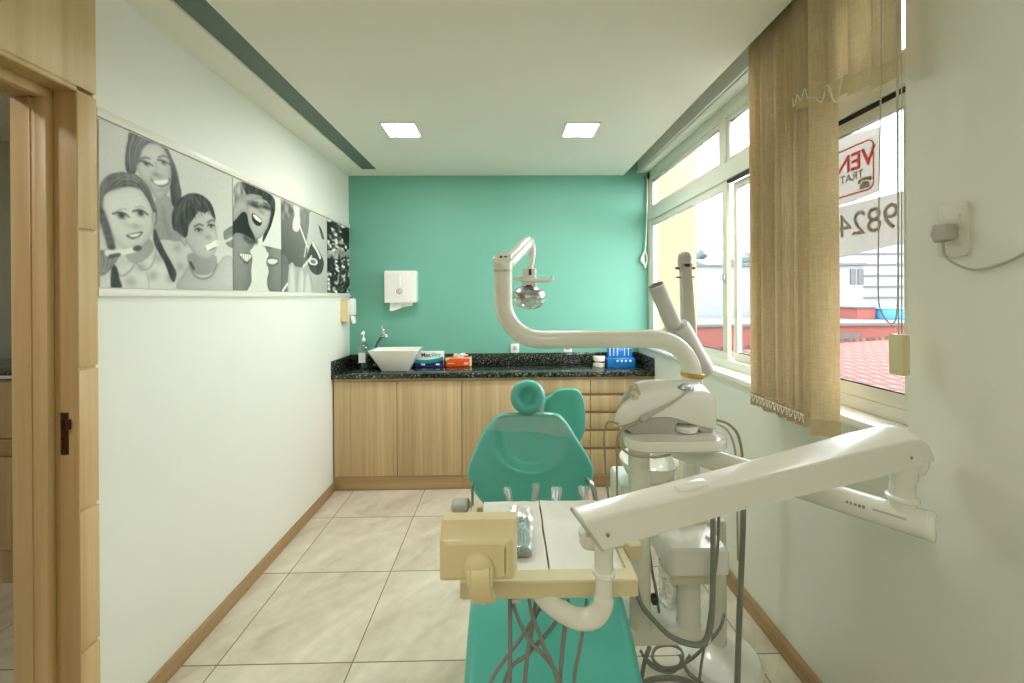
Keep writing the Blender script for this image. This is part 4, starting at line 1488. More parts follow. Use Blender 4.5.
# film viewer box with its clip at the near left corner
bm = B()
VX0, VX1, VY0, VY1 = -.158, .0, .872, .93
def vsec(x0, x1, z0, z1, y, r=.006):
    return [(x, y, z) for x, z in rrect(x0, x1, z0, z1, r, 3)]
rings(bm, [vsec(-.1475, .0215, 1.013, 1.127, .945, .004), vsec(-.148, .022, 1.012, 1.128, .940, .004), vsec(-.148, .022, 1.012, 1.128, .912, .004), vsec(-.147, .012, 1.014, 1.104, .880, .004), vsec(-.136, .000, 1.021, 1.098, .8755, .005), vsec(-.132, -.004, 1.025, 1.094, .8735, .005)])
vb = obj('film_viewer', bm, 'ivory', t, smooth=18)
bm = B(); box(bm, .0215, .0225, .915, .92, 1.100, 1.105); box(bm, .0215, .0225, .915, .92, 1.03, 1.035); obj('viewer_slot', bm, 'dark', vb)
bm = B()
prism(bm, rrect(-.008, .001, 1.03, 1.09, .003, 2), .8735, .882, 'XZ', .002)
obj('viewer_rib', bm, 'ivory', vb)
bm = B()
lathe(bm, [(.034, 0), (.034, .006), (.031, .013), (.024, .019), (.012, .022), (0, .023)], (-.064, .876, 1.046), (0, -1, 0), 28)
obj('boss', bm, 'ivory', vb)
bm = B()
# hanging clip arm: bends down over the tray lip
sec = [(-.004, 1.052), (.0, 1.056)]
cl = [(.856, 1.053), (.850, 1.049), (.846, 1.040), (.8465, 1.022), (.850, 1.003), (.857, .985), (.866, .972)]
rs = []
for i, (y, z) in enumerate(cl):
    hw = .021 + .0008 * i
    xx = -.058 + (.006 if i > 4 else 0)
    rs.append([(xx - hw, y + .010, z), (xx - hw + .003, y, z), (xx + hw - .003, y, z), (xx + hw, y + .010, z), (xx + hw, y + .018, z + .001), (xx - hw, y + .018, z + .001)])
rings(bm, rs)
box(bm, -.086, -.078, .848, .874, 1.018, 1.052, .003)
box(bm, -.038, -.030, .848, .874, 1.018, 1.052, .003)
box(bm, -.070, -.046, .870, .960, .966, .974, .002)
obj('clip', bm, 'ivory', vb)
# hoses hanging from the tray, falling in front of the leg rest and looping to the floor
HS = [[(0.006, 1.020, 0.866), (0.005, 1.010, 0.771), (0.004, 1.000, 0.673), (.0, 1.0, .45), (.02, 1.0, .2)],
      [(0.009, 1.030, 0.858), (0.045, 1.000, 0.791), (0.127, 0.985, 0.689), (.15, .98, .5), (.2, 1.0, .2)],
      [(0.054, 1.020, 0.865), (0.060, 1.000, 0.843), (0.086, 0.990, 0.776), (0.119, 0.980, 0.694), (.16, .97, .45), (.22, .98, .2)],
      [(0.074, 1.050, 0.842), (0.068, 1.040, 0.811), (0.053, 1.020, 0.746), (0.042, 1.010, 0.667), (.03, 1.0, .45), (.03, 1.0, .2)],
      [(0.141, 1.080, 0.818), (0.125, 1.040, 0.792), (0.056, 1.030, 0.722), (-0.003, 1.020, 0.674), (-.05, 1.01, .5), (-.09, 1.0, .2)],
      [(0.100, 1.080, 0.819), (0.076, 1.050, 0.803), (0.028, 1.030, 0.751), (-0.046, 1.010, 0.664), (-.12, 1.0, .5), (-.16, 1.0, .2)],
      [(0.159, 1.060, 0.833), (0.144, 1.030, 0.769), (0.129, 1.000, 0.675), (.125, .99, .5), (.12, 1.0, .2)],
      [(0.209, 1.060, 0.832), (0.188, 1.020, 0.766), (0.164, 1.000, 0.674), (.16, 1.0, .5), (.15, 1.02, .2)]]
for k, h in enumerate(HS):
    end = Vector(h[-1])
    h2 = h + [(end.x, 1.02, .06), (end.x + .04, 1.12, .03), (CX + (.03 if end.x > .1 else -.03), 1.40, .04)]
    hose(t, 'hose', h2, .0048 if k % 3 else .0058)
# coil hose from the pipe side down to the floor
hose(t, 'hose', [(0.954, 1.620, 0.954), (0.957, 1.620, 0.719), (0.942, 1.620, 0.395), (0.932, 1.620, 0.152), (0.922, 1.610, 0.040), (0.915, 1.605, 0.013), (.86, 1.58, .012), (.75, 1.50, .012)], .011)

# ------------------------------------------------------------------ things lying on the tray
def sheet(label, x0, x1, seed, curl):
    random.seed(seed)
    bm = B()
    n, m = 12, 16
    rs = []
    y0, y1 = 1.000, 1.318
    for j in range(m + 1):
        v = j / m
        row = []
        for k in range(n + 1):
            u = k / n
            z = TZ - .012 + .0015 + .0165 * sstep(.66, .88, v) - .004 * sstep(.95, 1, v)
            z += .0022 * noise.noise(Vector((u * 4 + seed, v * 6, 0))) + .003 * (math.exp(-((u - (1 if curl > 0 else 0)) / .08) ** 2)) * abs(curl)
            z += .0015
            row.append((x0 + (x1 - x0) * u + .004 * noise.noise(Vector((v * 5, seed, 1))), y0 + (y1 - y0) * v + .004 * noise.noise(Vector((u * 6, seed, 2))), z))
        rs.append(row)
    rings(bm, rs, False, False, closed=False)
    bmesh.ops.solidify(bm, geom=bm.faces[:], thickness=.0012)
    o = obj('paper_sheet', bm, 'paper', None, smooth=60)
    return tag(o, label, 'paper', 'tissue sheets lining the tray')
sheet('white tissue sheet lining the left half of the tray, under the wrapped steel tray', -.075, .102, 1, 1)
sheet('white tissue sheet lining the right half of the tray, under the arm end', .107, .292, 2, -1)
t = thing('instrument_tray', 'small steel instrument tray in crinkled clear wrap beside the ivory viewer box', 'instrument tray', (.045, 1.09, .955))
bm = B()
rs = []
X0, X1, Y0, Y1 = .010, .064, 1.050, 1.215
rings(bm, [[(x, y, .9525) for x, y in rrect(X0, X1, Y0, Y1, .006, 3)], [(x, y, .966) for x, y in rrect(X0 - .002, X1 + .002, Y0 - .002, Y1 + .002, .007, 3)],
           [(x, y, .966) for x, y in rrect(X0 + .001, X1 - .001, Y0 + .001, Y1 - .001, .006, 3)], [(x, y, .957) for x, y in rrect(X0 + .004, X1 - .004, Y0 + .004, Y1 - .004, .004, 3)]])
obj('dish', bm, 'steel', t)
bm = B()
tube(bm, [(.025, 1.065, .962), (.03, 1.205, .968)], .003, seg=8)
tube(bm, [(.038, 1.06, .962), (.041, 1.195, .968)], .0025, seg=8)
tube(bm, [(.05, 1.07, .962), (.047, 1.205, .968)], .0025, seg=8)
obj('probes', bm, 'chrome', t)
bm = B()
random.seed(4)
rs = []
for j in range(15):
    v = j / 14
    row = []
    for k in range(11):
        u = k / 10
        z = .969 + .008 * math.sin(PI * u) + .007 * noise.noise(Vector((u * 5, v * 9, 3))) + .012 * sstep(.7, 1, v)
        if k in (0, 10): z = .968
        row.append((.004 + .062 * u + .016 * v * (u - .2), 1.055 + .185 * v, z))
    rs.append(row)
rings(bm, rs, False, False, closed=False)
obj('wrap', bm, 'bag', t, smooth=25)

# handpieces standing in the holder behind the tray, each in a clear sleeve
def handpiece(label, xb, yb, top, w, seed):
    t = thing('handpiece', label, 'handpiece', (xb, yb, .955), 'sleeved handpieces behind the tray')
    bm = B()
    tx, ty, tz = top
    b0 = Vector((xb, yb, .935)); b1 = Vector(top)
    tube(bm, [b0, b0.lerp(b1, .5), b0.lerp(b1, .9)], [.004, .005, .004], seg=12)
    obj('body', bm, 'steel', t)
    bm = B()
    random.seed(seed)
    rs = []
    for j in range(9):
        v = j / 8
        c = b0.lerp(b1, .05 + .95 * v)
        ww_ = w * (.75 + .35 * v) if v < .99 else w * .9
        dd = .010 * (1 - .7 * v)
        row = []
        for k in range(14):
            a = 2 * PI * k / 14
            f = 1 + .22 * noise.noise(Vector((k * .9, j * .8, seed)))
            row.append((c.x + ww_ * math.cos(a) * f, c.y + dd * math.sin(a) * f, c.z + .004 * noise.noise(Vector((k * .7, j, seed + 5)))))
        rs.append(row)
    rings(bm, rs, False, True)
    obj('sleeve', bm, 'bag', t, smooth=20)
for lab, xb_, top_, w_, sd in (
        ('leftmost of the four sleeved handpieces at the back edge of the tray', 0.013, (0.000, 1.360, 0.989), 0.0125, 1),
        ('second sleeved handpiece from the left, round-ended', 0.089, (0.100, 1.360, 1.001), 0.0125, 2),
        ('third sleeved handpiece from the left, wide and short', 0.162, (0.169, 1.360, 0.987), 0.018, 3),
        ('rightmost of the four sleeved handpieces at the back edge of the tray', 0.259, (0.258, 1.360, 0.989), 0.0165, 4),
        ):
    handpiece(lab, xb_, 1.335, top_, w_, sd)
bm = B(); box(bm, -.06, .30, 1.312, 1.345, .915, .95, .005)
# the holder is part of the delivery arm
ho = obj('handpiece_holder', bm, 'ivory_dark', bpy.data.objects['delivery_arm'])

# ------------------------------------------------------------------ operating light
t = thing('dental_light', 'cream curved pole light arching over the chair, clear-shielded lamp at its end', 'dental light', (UC.x, UC.y, 1.097))
bm = B()
cpath = arc_path([(.788, 1.72, 1.098), (.797, 1.72, 1.25), (.815, 1.72, 1.447), (-.010, 1.72, 1.447), (-.010, 1.72, 1.752)], [.5, .165, .165], 14)
npt = len(cpath)
tube(bm, cpath, [.0455 - .007 * min(1, i / (npt * .5)) for i in range(npt)], seg=32)
obj('pole', bm, 'cream_metal', t, smooth=60)
bm = B(); lathe(bm, [(.0462, .0), (.0478, .002), (.0478, .016), (.0462, .018)], (.800, 1.72, 1.282), (.10, 0, 1), 32); obj('tape_band', bm, 'gold', t)
bm = B()
lx, ly = -.010, 1.72
lathe(bm, [(.0385, 1.738), (.0385, 1.742), (.041, 1.744), (.041, 1.748)], (lx, ly, 0), seg=32)
def ell(z0, dz, r):
    return [(lx + r * math.cos(a), ly + r * math.sin(a), z0 + dz * (1 + math.sin(a)) / 2) for a in [2 * PI * i / 32 for i in range(32)]]
rings(bm, [ell(1.747, 0, .041), ell(1.770, .052, .041), ell(1.774, .052, .036)])
obj('swivel', bm, 'cream_metal', t)
for du in (-.008, .012):
    bm = B(); lathe(bm, [(.007, 0), (.007, .004), (.003, .0045), (0, .003)], (lx + du, ly + .004 + du * .2, 1.8005), (0, -.52, .85), 12); obj('hex_screw', bm, 'dark', t)
hA, hB = Vector((.006, 1.745, 1.775)), Vector((.121, 2.05, 1.915))
bm = B()
tube(bm, [hA, hA.lerp(hB, .15), hA.lerp(hB, .8), hA.lerp(hB, .95), hB], [.030, .034, .033, .031, .018], seg=24)
obj('upper_arm', bm, 'cream_metal', t)
LX, LY = .118, 2.03
bm = B()
tube(bm, [hB + Vector((.006, 0, .004)), Vector((.137, 2.045, 1.87)), Vector((.135, 2.04, 1.82)), Vector((.126, LY, 1.765))], [.019, .018, .015, .012], seg=14, smooth=5)
obj('drop_arm', bm, 'cream_metal', t)
bm = B()
box(bm, LX - .034, LX + .036, LY - .03, LY + .03, 1.675, 1.775, .01, 3)
obj('lamp_housing', bm, 'white_plastic', t)
bm = B(); box(bm, LX - .002, LX + .012, LY - .034, LY - .028, 1.738, 1.770, .002); obj('tension_slot', bm, 'dark', t)
bm = B(); box(bm, LX - .016, LX + .012, LY - .034, LY - .028, 1.682, 1.690, .001); obj('vent_slot', bm, 'dark', t)
bm = B()
tube(bm, [(LX - .072, LY - .03, 1.728), (LX - .06, LY - .035, 1.722), (LX, LY - .04, 1.715), (LX + .085, LY - .04, 1.712), (LX + .108, LY - .04, 1.715), (LX + .112, LY - .04, 1.730)], [.009, .010, .013, .011, .012, .010], seg=12, smooth=4)
obj('handle', bm, 'white_plastic', t)
bm = B()
lathe(bm, [(.02, .06), (.035, .055), (.062, .045), (.078, .028), (.082, .010), (.079, .002), (.076, .004), (.074, .014), (.05, .034), (.02, .038)], (LX, LY - .005, 1.628), (0, -.3, 1), 36)
obj('reflector', bm, 'steel', t)
bm = B()
lathe(bm, [(.079, .012), (.080, -.006), (.074, -.026), (.060, -.040), (.035, -.049), (0, -.052)], (LX, LY - .005, 1.625), (0, -.3, 1), 36)
obj('shield', bm, 'lens', t)
bm = B(); lathe(bm, [(0, -.022), (.012, -.018), (.016, 0), (.012, .02), (.008, .036)], (LX, LY - .005, 1.625), (0, -.3, 1), 16); obj('bulb', bm, 'grey_plastic', t)

# ------------------------------------------------------------------ ultrasonic scaler on the shelf
t = thing('ultrasonic_scaler', 'white ultrasonic scaler unit with knobs on the shelf of the dental unit', 'scaler', (.62, 1.61, 1.097))
FR = smooth_closed([(.423, 1.125), (.421, 1.150), (.431, 1.185), (.463, 1.216), (.525, 1.236), (.642, 1.246), (.751, 1.240), (.797, 1.234), (.812, 1.222), (.817, 1.195), (.814, 1.118), (.805, 1.110), (.720, 1.130), (.640, 1.158), (.560, 1.157), (.485, 1.138)], 3)
CE = Vector((.62, 1.18))
#       y      width  height  lift of the top, drawn-in nose
LAY = [(1.545, .960, .82, .000, .00), (1.549, .985, .93, .002, .00), (1.558, 1.0, 1.0, .006, .00), (1.585, 1.0, 1.0, .018, .10), (1.62, .998, 1.0, .032, .26), (1.655, .985, .99, .042, .40), (1.672, .97, .95, .040, .46), (1.680, .94, .86, .03, .50)]
def lay(y):
    i = max(0, min(len(LAY) - 2, sum(1 for q in LAY if q[0] <= y) - 1))
    a, b = LAY[i], LAY[i + 1]
    f = (y - a[0]) / (b[0] - a[0])
    _, sx, k, dz, nose = [u + (v - u) * f for u, v in zip(a, b)]
    row = []
    for x, z in FR:
        xx = CE.x + (x - CE.x) * sx * (1 - nose * .55 * sstep(.0, .2, CE.x - x))
        row.append(Vector((xx, y, CE.y + (z - CE.y) * k + dz * sstep(1.17, 1.24, z))))
    return row
bm = B()
rings(bm, [lay(q[0]) for q in LAY])
obj('shell', bm, 'white_plastic', t, smooth=40)
bm = B()
prism(bm, [(.49, 1.0965), (.645, 1.0965), (.655, 1.110), (.66, 1.140), (.72, 1.135), (.76, 1.0965), (.805, 1.0965), (.808, 1.125), (.72, 1.140), (.64, 1.165), (.56, 1.165), (.485, 1.142), (.445, 1.128)], 1.556, 1.665, 'XZ', .003)
obj('base', bm, 'grey_plastic', t)
bm = B(); lathe(bm, [(.03, 0), (.042, .004), (.046, .014), (.046, .026)], (.705, 1.575, 1.0968), seg=24); obj('coupling', bm, 'white_plastic', t)
bm = B()
ys_ = [1.563 + .018 * k for k in range(6)]
up_ = [[p for p in lay(y)[6:13]] for y in ys_]
nrm_ = Vector((-.28, -.35, .89)).normalized()
rings(bm, [[p + nrm_ * .0025 for p in r] for r in up_], False, False, closed=False)
obj('control_panel', bm, 'grey_plastic', t)
for iy, ix, r_ in ((0, 5, .013), (3, 5, .012)):
    q_ = up_[iy][ix]
    bm = B()
    lathe(bm, [(r_ * 1.25, -.004), (r_ * 1.25, .005), (r_, .007), (r_ * .85, .019), (0, .020)], q_, nrm_, 20)
    obj('knob', bm, 'ivory_dark', t)
bm = B()
tube(bm, [(.540, 1.535, 1.170), (.572, 1.534, 1.188), (.655, 1.545, 1.228), (.71, 1.565, 1.258)], [.010, .008, .0055, .006], seg=10, smooth=3)
tube(bm, [(.515, 1.535, 1.157), (.548, 1.535, 1.174)], .0125, seg=12)
obj('handpiece', bm, 'grey_plastic', t)
bm = B()
lathe(bm, [(.032, -.004), (.032, .006), (.026, .010), (.022, .016), (0, .018)], (.712, 1.59, 1.262), (.0, -.3, 1), 20, 1.0, .6)
obj('handpiece_rest', bm, 'steel', t)
hose(t, 'cord', [(.515, 1.535, 1.157), (.49, 1.53, 1.145), (.455, 1.52, 1.133), (.43, 1.50, 1.125), (.415, 1.47, 1.10), (.425, 1.445, 1.075), (.46, 1.435, 1.060), (.53, 1.44, 1.052), (.60, 1.47, 1.048)], .0052, 'hose_light')
hose(t, 'hose', [(0.423, 1.520, 1.147), (0.395, 1.560, 1.142), (0.384, 1.580, 1.081), (0.392, 1.600, 0.978), (0.404, 1.620, 0.869), (0.427, 1.650, 0.731), (0.456, 1.700, 0.513)], .0048, 'hose_light')
hose(t, 'hose', [(0.449, 1.560, 1.110), (0.440, 1.600, 1.057), (0.450, 1.640, 0.920), (0.464, 1.680, 0.736), (0.491, 1.720, 0.500)], .0042, 'hose_light')
hose(t, 'hose', [(0.843, 1.600, 1.132), (0.887, 1.600, 1.116), (0.929, 1.610, 1.076), (0.957, 1.630, 1.012), (0.976, 1.650, 0.925), (0.983, 1.655, 0.824)], .006, 'hose_light')
hose(t, 'hose', [(0.853, 1.620, 1.110), (0.905, 1.640, 1.078), (0.941, 1.660, 1.021), (0.964, 1.680, 0.938), (0.979, 1.700, 0.760), (1.005, 1.740, 0.478)], .0045, 'grey_plastic')
for z_ in (1.15, 1.185):
    bm = B(); lathe(bm, [(.010, 0), (.010, .010), (.006, .018), (0, .018)], (.806, 1.61, z_), (1, 0, 0), 14)
    obj('hose_connector', bm, 'dark', t)

# ------------------------------------------------------------------ x-ray unit on its stand
t = thing('xray_unit', 'grey dental x-ray head with tube cone in front of the window, on a slim stand', 'x-ray unit', (.905, 1.95, 0))
bm = B(); lathe(bm, [(.12, .0005), (.122, .012), (.11, .022), (.04, .035)], (.905, 1.985, 0), seg=40); obj('foot', bm, 'white_plastic', t)
bm = B(); lathe(bm, [(.026, .03), (.026, .9), (.020, .91), (.020, 1.36), (.014, 1.37)], (.905, 1.985, 0), seg=24); obj('stand_column', bm, 'grey_plastic', t)
hd = Vector((.52, -.10, -.62)).normalized()
c1 = Vector((0.811, 1.930, 1.485)); tip = Vector((0.708, 1.885, 1.682)); tail = Vector((0.960, 1.980, 1.258))
ax1 = (tip - c1).normalized(); ln = (tip - c1).length
bm = B()
lathe(bm, [(.040, -.02), (.040, ln * .2), (.0385, ln), (.034, ln), (.034, ln * .3), (0, ln * .3)], c1, ax1, 30)
obj('cone', bm, 'grey_plastic', t)
bm = B(); lathe(bm, [(0, 0), (.03, .001), (.03, .004), (0, .005)], c1 + ax1 * ln * .33, ax1, 20); obj('cone_window', bm, 'dark', t)
ax2 = (c1 - tail).normalized(); l2 = (c1 - tail).length
bm = B(); lathe(bm, [(0, -.012), (.055, -.010), (.066, .0), (.068, .02), (.068, l2 - .02), (.062, l2 - .004), (.045, l2 + .002)], tail, ax2, 30); obj('tube_head', bm, 'grey_plastic', t)
e0, e1 = Vector((0.894, 1.990, 1.818)), Vector((0.911, 2.000, 1.549))
bm = B()
tube(bm, [e0 + Vector((0, 0, .03)), e0 + Vector((0, 0, .02)), e0, e0 + Vector((0, 0, -.03))], [.018, .030, .035, .034], seg=20)
box(bm, e0.x - .030, e0.x + .030, e0.y - .02, e0.y + .02, e0.z - .06, e0.z, .006)
obj('elbow', bm, 'grey_plastic', t)
bm = B()
prism(bm, [(e0.x - .024, e0.z - .03), (e0.x + .024, e0.z - .03), (e1.x + .034, e1.z - .17), (e1.x - .034, e1.z - .17)], e0.y - .022, e0.y + .022, 'XZ', .008)
obj('link_arm', bm, 'grey_plastic', t)
bm = B(); tube(bm, [e0 + Vector((-.048, 0, -.05)), e0 + Vector((.048, 0, -.05))], .006, seg=10); tube(bm, [e0 + Vector((-.044, 0, -.095)), e0 + Vector((.044, 0, -.095))], .004, seg=10); obj('pivot_pin', bm, 'dark', t)
bm = B(); box(bm, e0.x - .012, e0.x + .012, e0.y - .03, e0.y - .018, e0.z - .045, e0.z - .028, .002); obj('arm_slot', bm, 'dark', t)
bm = B(); box(bm, .885, .925, 1.965, 2.03, 1.33, 1.40, .006); tube(bm, [(e1.x, e1.y, e1.z - .14), tuple((c1 + tail) / 2)], .02, seg=14); obj('bracket', bm, 'grey_plastic', t)

# ------------------------------------------------------------------ printed photo panel on the left wall
# The print is a flat picture: its greys are worked out on a fine vertex grid of the panel, in wall metres.
PY0, PY1, PZ0, PZ1 = 1.476, 3.800, 1.676, 2.284
STEP = .0040
NX, NZ = int((PY1 - PY0) / STEP) + 1, int((PZ1 - PZ0) / STEP) + 1
gy, gz = np.meshgrid(np.linspace(PY0, PY1, NX), np.linspace(PZ0, PZ1, NZ))
IMG = np.full(gy.shape, 190.0)
rng = np.random.RandomState(2)


def vnoise(sy, sz, seed):
    r = np.random.RandomState(seed)
    g = r.rand(160, 400)
    a, b = (gy - PY0) / sy, (gz - PZ0) / sz
    i, j = np.floor(a).astype(int) % 398, np.floor(b).astype(int) % 158
    fa, fb = a - np.floor(a), b - np.floor(b)
    fa, fb = fa * fa * (3 - 2 * fa), fb * fb * (3 - 2 * fb)
    return (g[j, i] * (1 - fa) + g[j, i + 1] * fa) * (1 - fb) + (g[j + 1, i] * (1 - fa) + g[j + 1, i + 1] * fa) * fb


def curve(P, closed=True, n=5):
    if closed:
        return smooth_closed(P, n)
    return [(p.x, p.y) for p in catmull([(a, b, 0) for a, b in P], n)]


def inside(poly):
    m = np.zeros(gy.shape, bool)
    ys = [p[0] for p in poly]
    zs = [p[1] for p in poly]
    for (y1, z1), (y2, z2) in zip(poly, poly[1:] + poly[:1]):
        if z1 == z2:
            continue
        c = ((z1 > gz) != (z2 > gz)) & (gy < (y2 - y1) * (gz - z1) / (z2 - z1) + y1)
        m ^= c
    return m


def dist(P):
    d = np.full(gy.shape, 9.0)
    for (y1, z1), (y2, z2) in zip(P, P[1:]):
        L = (y2 - y1) ** 2 + (z2 - z1) ** 2 + 1e-12
        t = np.clip(((gy - y1) * (y2 - y1) + (gz - z1) * (z2 - z1)) / L, 0, 1)
        d = np.minimum(d, np.hypot(gy - y1 - t * (y2 - y1), gz - z1 - t * (z2 - z1)))
    return d


def fill(P, v, soft=.003, sm=True, grad=(0, 0), tex=0, edge=0, edge_w=.02, clip=None):
    """closed shape of grey v; grad = change per metre across / up, edge = tone change towards its rim"""
    global IMG
    Q = curve(P) if sm else list(P)
    m = inside(Q)
    d = dist(Q + Q[:1])
    sd = np.where(m, d, -d)
    a = np.clip(sd / soft + .5, 0, 1)
    if clip is not None:
        a = a * clip
    cy_, cz_ = np.mean([p[0] for p in Q]), np.mean([p[1] for p in Q])
    col = v + grad[0] * (gy - cy_) + grad[1] * (gz - cz_)
    if edge:
        col = col + edge * np.exp(-np.maximum(sd, 0) / edge_w)
    if tex:
        col = col + tex * (vnoise(.012, .05, int(v) + 3) - .5) * 2
    IMG = IMG * (1 - a) + col * a


def stroke(P, v, w, alpha=1.0, soft=.003, sm=True, clip=None):
    global IMG
    d = dist(curve(P, False) if sm and len(P) > 2 else P)
    a = np.clip((w / 2 - d) / soft + .5, 0, 1) * alpha
    if clip is not None:
        a = a * clip
    IMG = IMG * (1 - a) + v * a


def blob(c, ry, rz, v, alpha=.6, clip=None):
    global IMG
    a = alpha * np.exp(-((gy - c[0]) / ry) ** 2 - ((gz - c[1]) / rz) ** 2)
    if clip is not None:
        a = a * clip
    IMG = IMG * (1 - a) + v * a


def box_clip(y0, y1, z0=-9, z1=9):
    return ((gy >= y0) & (gy < y1) & (gz >= z0) & (gz < z1)).astype(float)


A_END = 2.187
B_END = 2.655
C_END = 3.331
# first picture: woman, girl and boy brushing their teeth
CA = box_clip(PY0, A_END)
IMG = 194 + 10 * np.clip((gy - PY0) / .7, 0, 1) - 8 * (gz - PZ0) / .6
# woman
fill([(1.715, 2.062), (1.786, 2.073), (1.804, 1.993), (1.869, 1.919), (1.852, 1.870), (1.714, 1.853), (1.693, 1.935)], 150, grad=(0, 60), clip=CA)
stroke([(1.747, 2.020), (1.755, 1.959), (1.780, 1.906)], 122, .018, .5, .02, clip=CA)
fill([(1.599, 2.287), (1.683, 2.310), (1.749, 2.309), (1.794, 2.249), (1.825, 2.174), (1.844, 2.100), (1.817, 2.035), (1.789, 2.055), (1.779, 2.142), (1.763, 2.238), (1.717, 2.272), (1.662, 2.251), (1.638, 2.213), (1.620, 2.137), (1.595, 2.121), (1.577, 2.135), (1.576, 2.191), (1.586, 2.246)], 66, tex=22, clip=CA)
fill([(1.625, 2.185), (1.642, 2.238), (1.682, 2.273), (1.731, 2.283), (1.768, 2.263), (1.787, 2.202), (1.785, 2.131), (1.762, 2.080), (1.730, 2.047), (1.699, 2.064), (1.672, 2.093), (1.648, 2.118), (1.626, 2.147)], 184, grad=(-70, 40), edge=-34, edge_w=.012, clip=CA)
for q in ([(1.611, 2.267), (1.596, 2.203), (1.598, 2.141)], [(1.643, 2.273), (1.621, 2.224), (1.610, 2.157)], [(1.662, 2.275), (1.633, 2.217), (1.620, 2.172)]):
    stroke(q, 150, .010, .55, .01, clip=CA)
stroke([(1.680, 2.288), (1.642, 2.238), (1.625, 2.173)], 52, .012, .8, .01, clip=CA)
stroke([(1.639, 2.192), (1.659, 2.207), (1.681, 2.210)], 105, .010, .8, clip=CA)
stroke([(1.725, 2.229), (1.749, 2.246), (1.769, 2.246)], 105, .010, .8, clip=CA)
def eye(c, w, h, tilt=0.0):
    y_, z_ = c
    up = [(y_ - w, z_ - tilt), (y_ - w * .3, z_ + h * .8), (y_ + w * .4, z_ + h * .8), (y_ + w, z_ + tilt)]
    fill(up + [(y_ + w * .4, z_ - h * .7), (y_ - w * .4, z_ - h * .7)], 205, soft=.003, clip=CA)
    blob((y_, z_ + h * .05), w * .42, h * 1.0, 30, 1.0, CA)
    stroke(up, 52, .006, .9, clip=CA)
for c in ((1.666, 2.184), (1.750, 2.217)):
    eye(c, .030, .008, .001)
stroke([(1.711, 2.202), (1.713, 2.172), (1.702, 2.149)], 150, .012, .5, .012, clip=CA)
blob((1.716, 2.153), .024, .010, 120, .7, CA)
stroke([(1.691, 2.126), (1.709, 2.115), (1.737, 2.113), (1.767, 2.132), (1.778, 2.154)], 112, .012, .8, clip=CA)
fill([(1.699, 2.122), (1.738, 2.138), (1.773, 2.151), (1.766, 2.133), (1.737, 2.117), (1.712, 2.114)], 222, clip=CA)
stroke([(1.688, 2.137), (1.681, 2.108), (1.699, 2.082)], 148, .010, .6, .012, clip=CA)
stroke([(1.716, 2.087), (1.742, 2.098), (1.759, 2.101)], 150, .012, .5, clip=CA)
# white blouse of the woman behind the children
fill([(1.700, 1.851), (1.735, 1.883), (1.803, 1.887), (1.877, 1.887), (1.920, 1.823), (1.901, 1.674), (1.712, 1.671)], 186, grad=(0, 30), clip=CA)
# girl
fill([(1.483, 1.664), (1.494, 1.718), (1.536, 1.764), (1.595, 1.786), (1.679, 1.842), (1.728, 1.873), (1.765, 1.834), (1.802, 1.734), (1.817, 1.670)], 203, edge=-14, clip=CA)
fill([(1.569, 1.834), (1.666, 1.882), (1.700, 1.845), (1.659, 1.792), (1.595, 1.775)], 158, grad=(-60, -80), clip=CA)
stroke([(1.533, 1.737), (1.561, 1.722), (1.595, 1.746), (1.617, 1.780)], 150, .008, .8, clip=CA)
stroke([(1.617, 1.777), (1.652, 1.750), (1.692, 1.777), (1.714, 1.853)], 158, .008, .8, clip=CA)
stroke([(1.665, 1.739), (1.674, 1.704), (1.676, 1.670)], 172, .006, .8, clip=CA)
for c in ((1.639, 1.761), (1.692, 1.729), (1.594, 1.701), (1.720, 1.804), (1.779, 1.720), (1.819, 1.859), (1.834, 1.776)):
    blob(c, .024, .020, 140, .55, CA)
fill([(1.475, 2.002), (1.479, 2.045), (1.507, 2.088), (1.561, 2.117), (1.616, 2.125), (1.661, 2.102), (1.693, 2.056), (1.715, 1.994), (1.709, 1.944), (1.695, 1.966), (1.679, 2.011), (1.654, 2.061), (1.616, 2.074), (1.549, 2.054), (1.502, 2.022), (1.495, 1.975), (1.485, 1.939), (1.472, 1.964)], 88, tex=34, clip=CA)
stroke([(1.487, 1.993), (1.516, 2.061), (1.566, 2.111), (1.625, 2.122), (1.676, 2.086), (1.701, 2.024)], 60, .005, .55, .005, clip=CA)
stroke([(1.490, 1.991), (1.519, 2.058), (1.566, 2.105), (1.623, 2.115), (1.671, 2.080), (1.695, 2.020)], 140, .005, .55, .005, clip=CA)
stroke([(1.496, 1.990), (1.522, 2.052), (1.567, 2.097), (1.621, 2.106), (1.667, 2.073), (1.690, 2.017)], 58, .005, .55, .005, clip=CA)
stroke([(1.499, 1.988), (1.524, 2.048), (1.568, 2.090), (1.620, 2.100), (1.663, 2.067), (1.684, 2.014)], 150, .005, .55, .005, clip=CA)
stroke([(1.503, 1.986), (1.528, 2.042), (1.569, 2.083), (1.617, 2.091), (1.658, 2.061), (1.679, 2.011)], 62, .005, .55, .005, clip=CA)
stroke([(1.507, 1.984), (1.530, 2.039), (1.569, 2.076), (1.616, 2.083), (1.654, 2.055), (1.674, 2.007)], 145, .005, .55, .005, clip=CA)
stroke([(1.511, 1.983), (1.533, 2.034), (1.571, 2.071), (1.613, 2.077), (1.651, 2.049), (1.668, 2.005)], 66, .005, .55, .005, clip=CA)
fill([(1.489, 1.984), (1.498, 2.016), (1.549, 2.049), (1.616, 2.072), (1.661, 2.051), (1.693, 1.998), (1.700, 1.942), (1.675, 1.881), (1.623, 1.832), (1.577, 1.822), (1.534, 1.850), (1.506, 1.897), (1.492, 1.942)], 203, grad=(-45, 40), edge=-26, edge_w=.014, clip=CA)
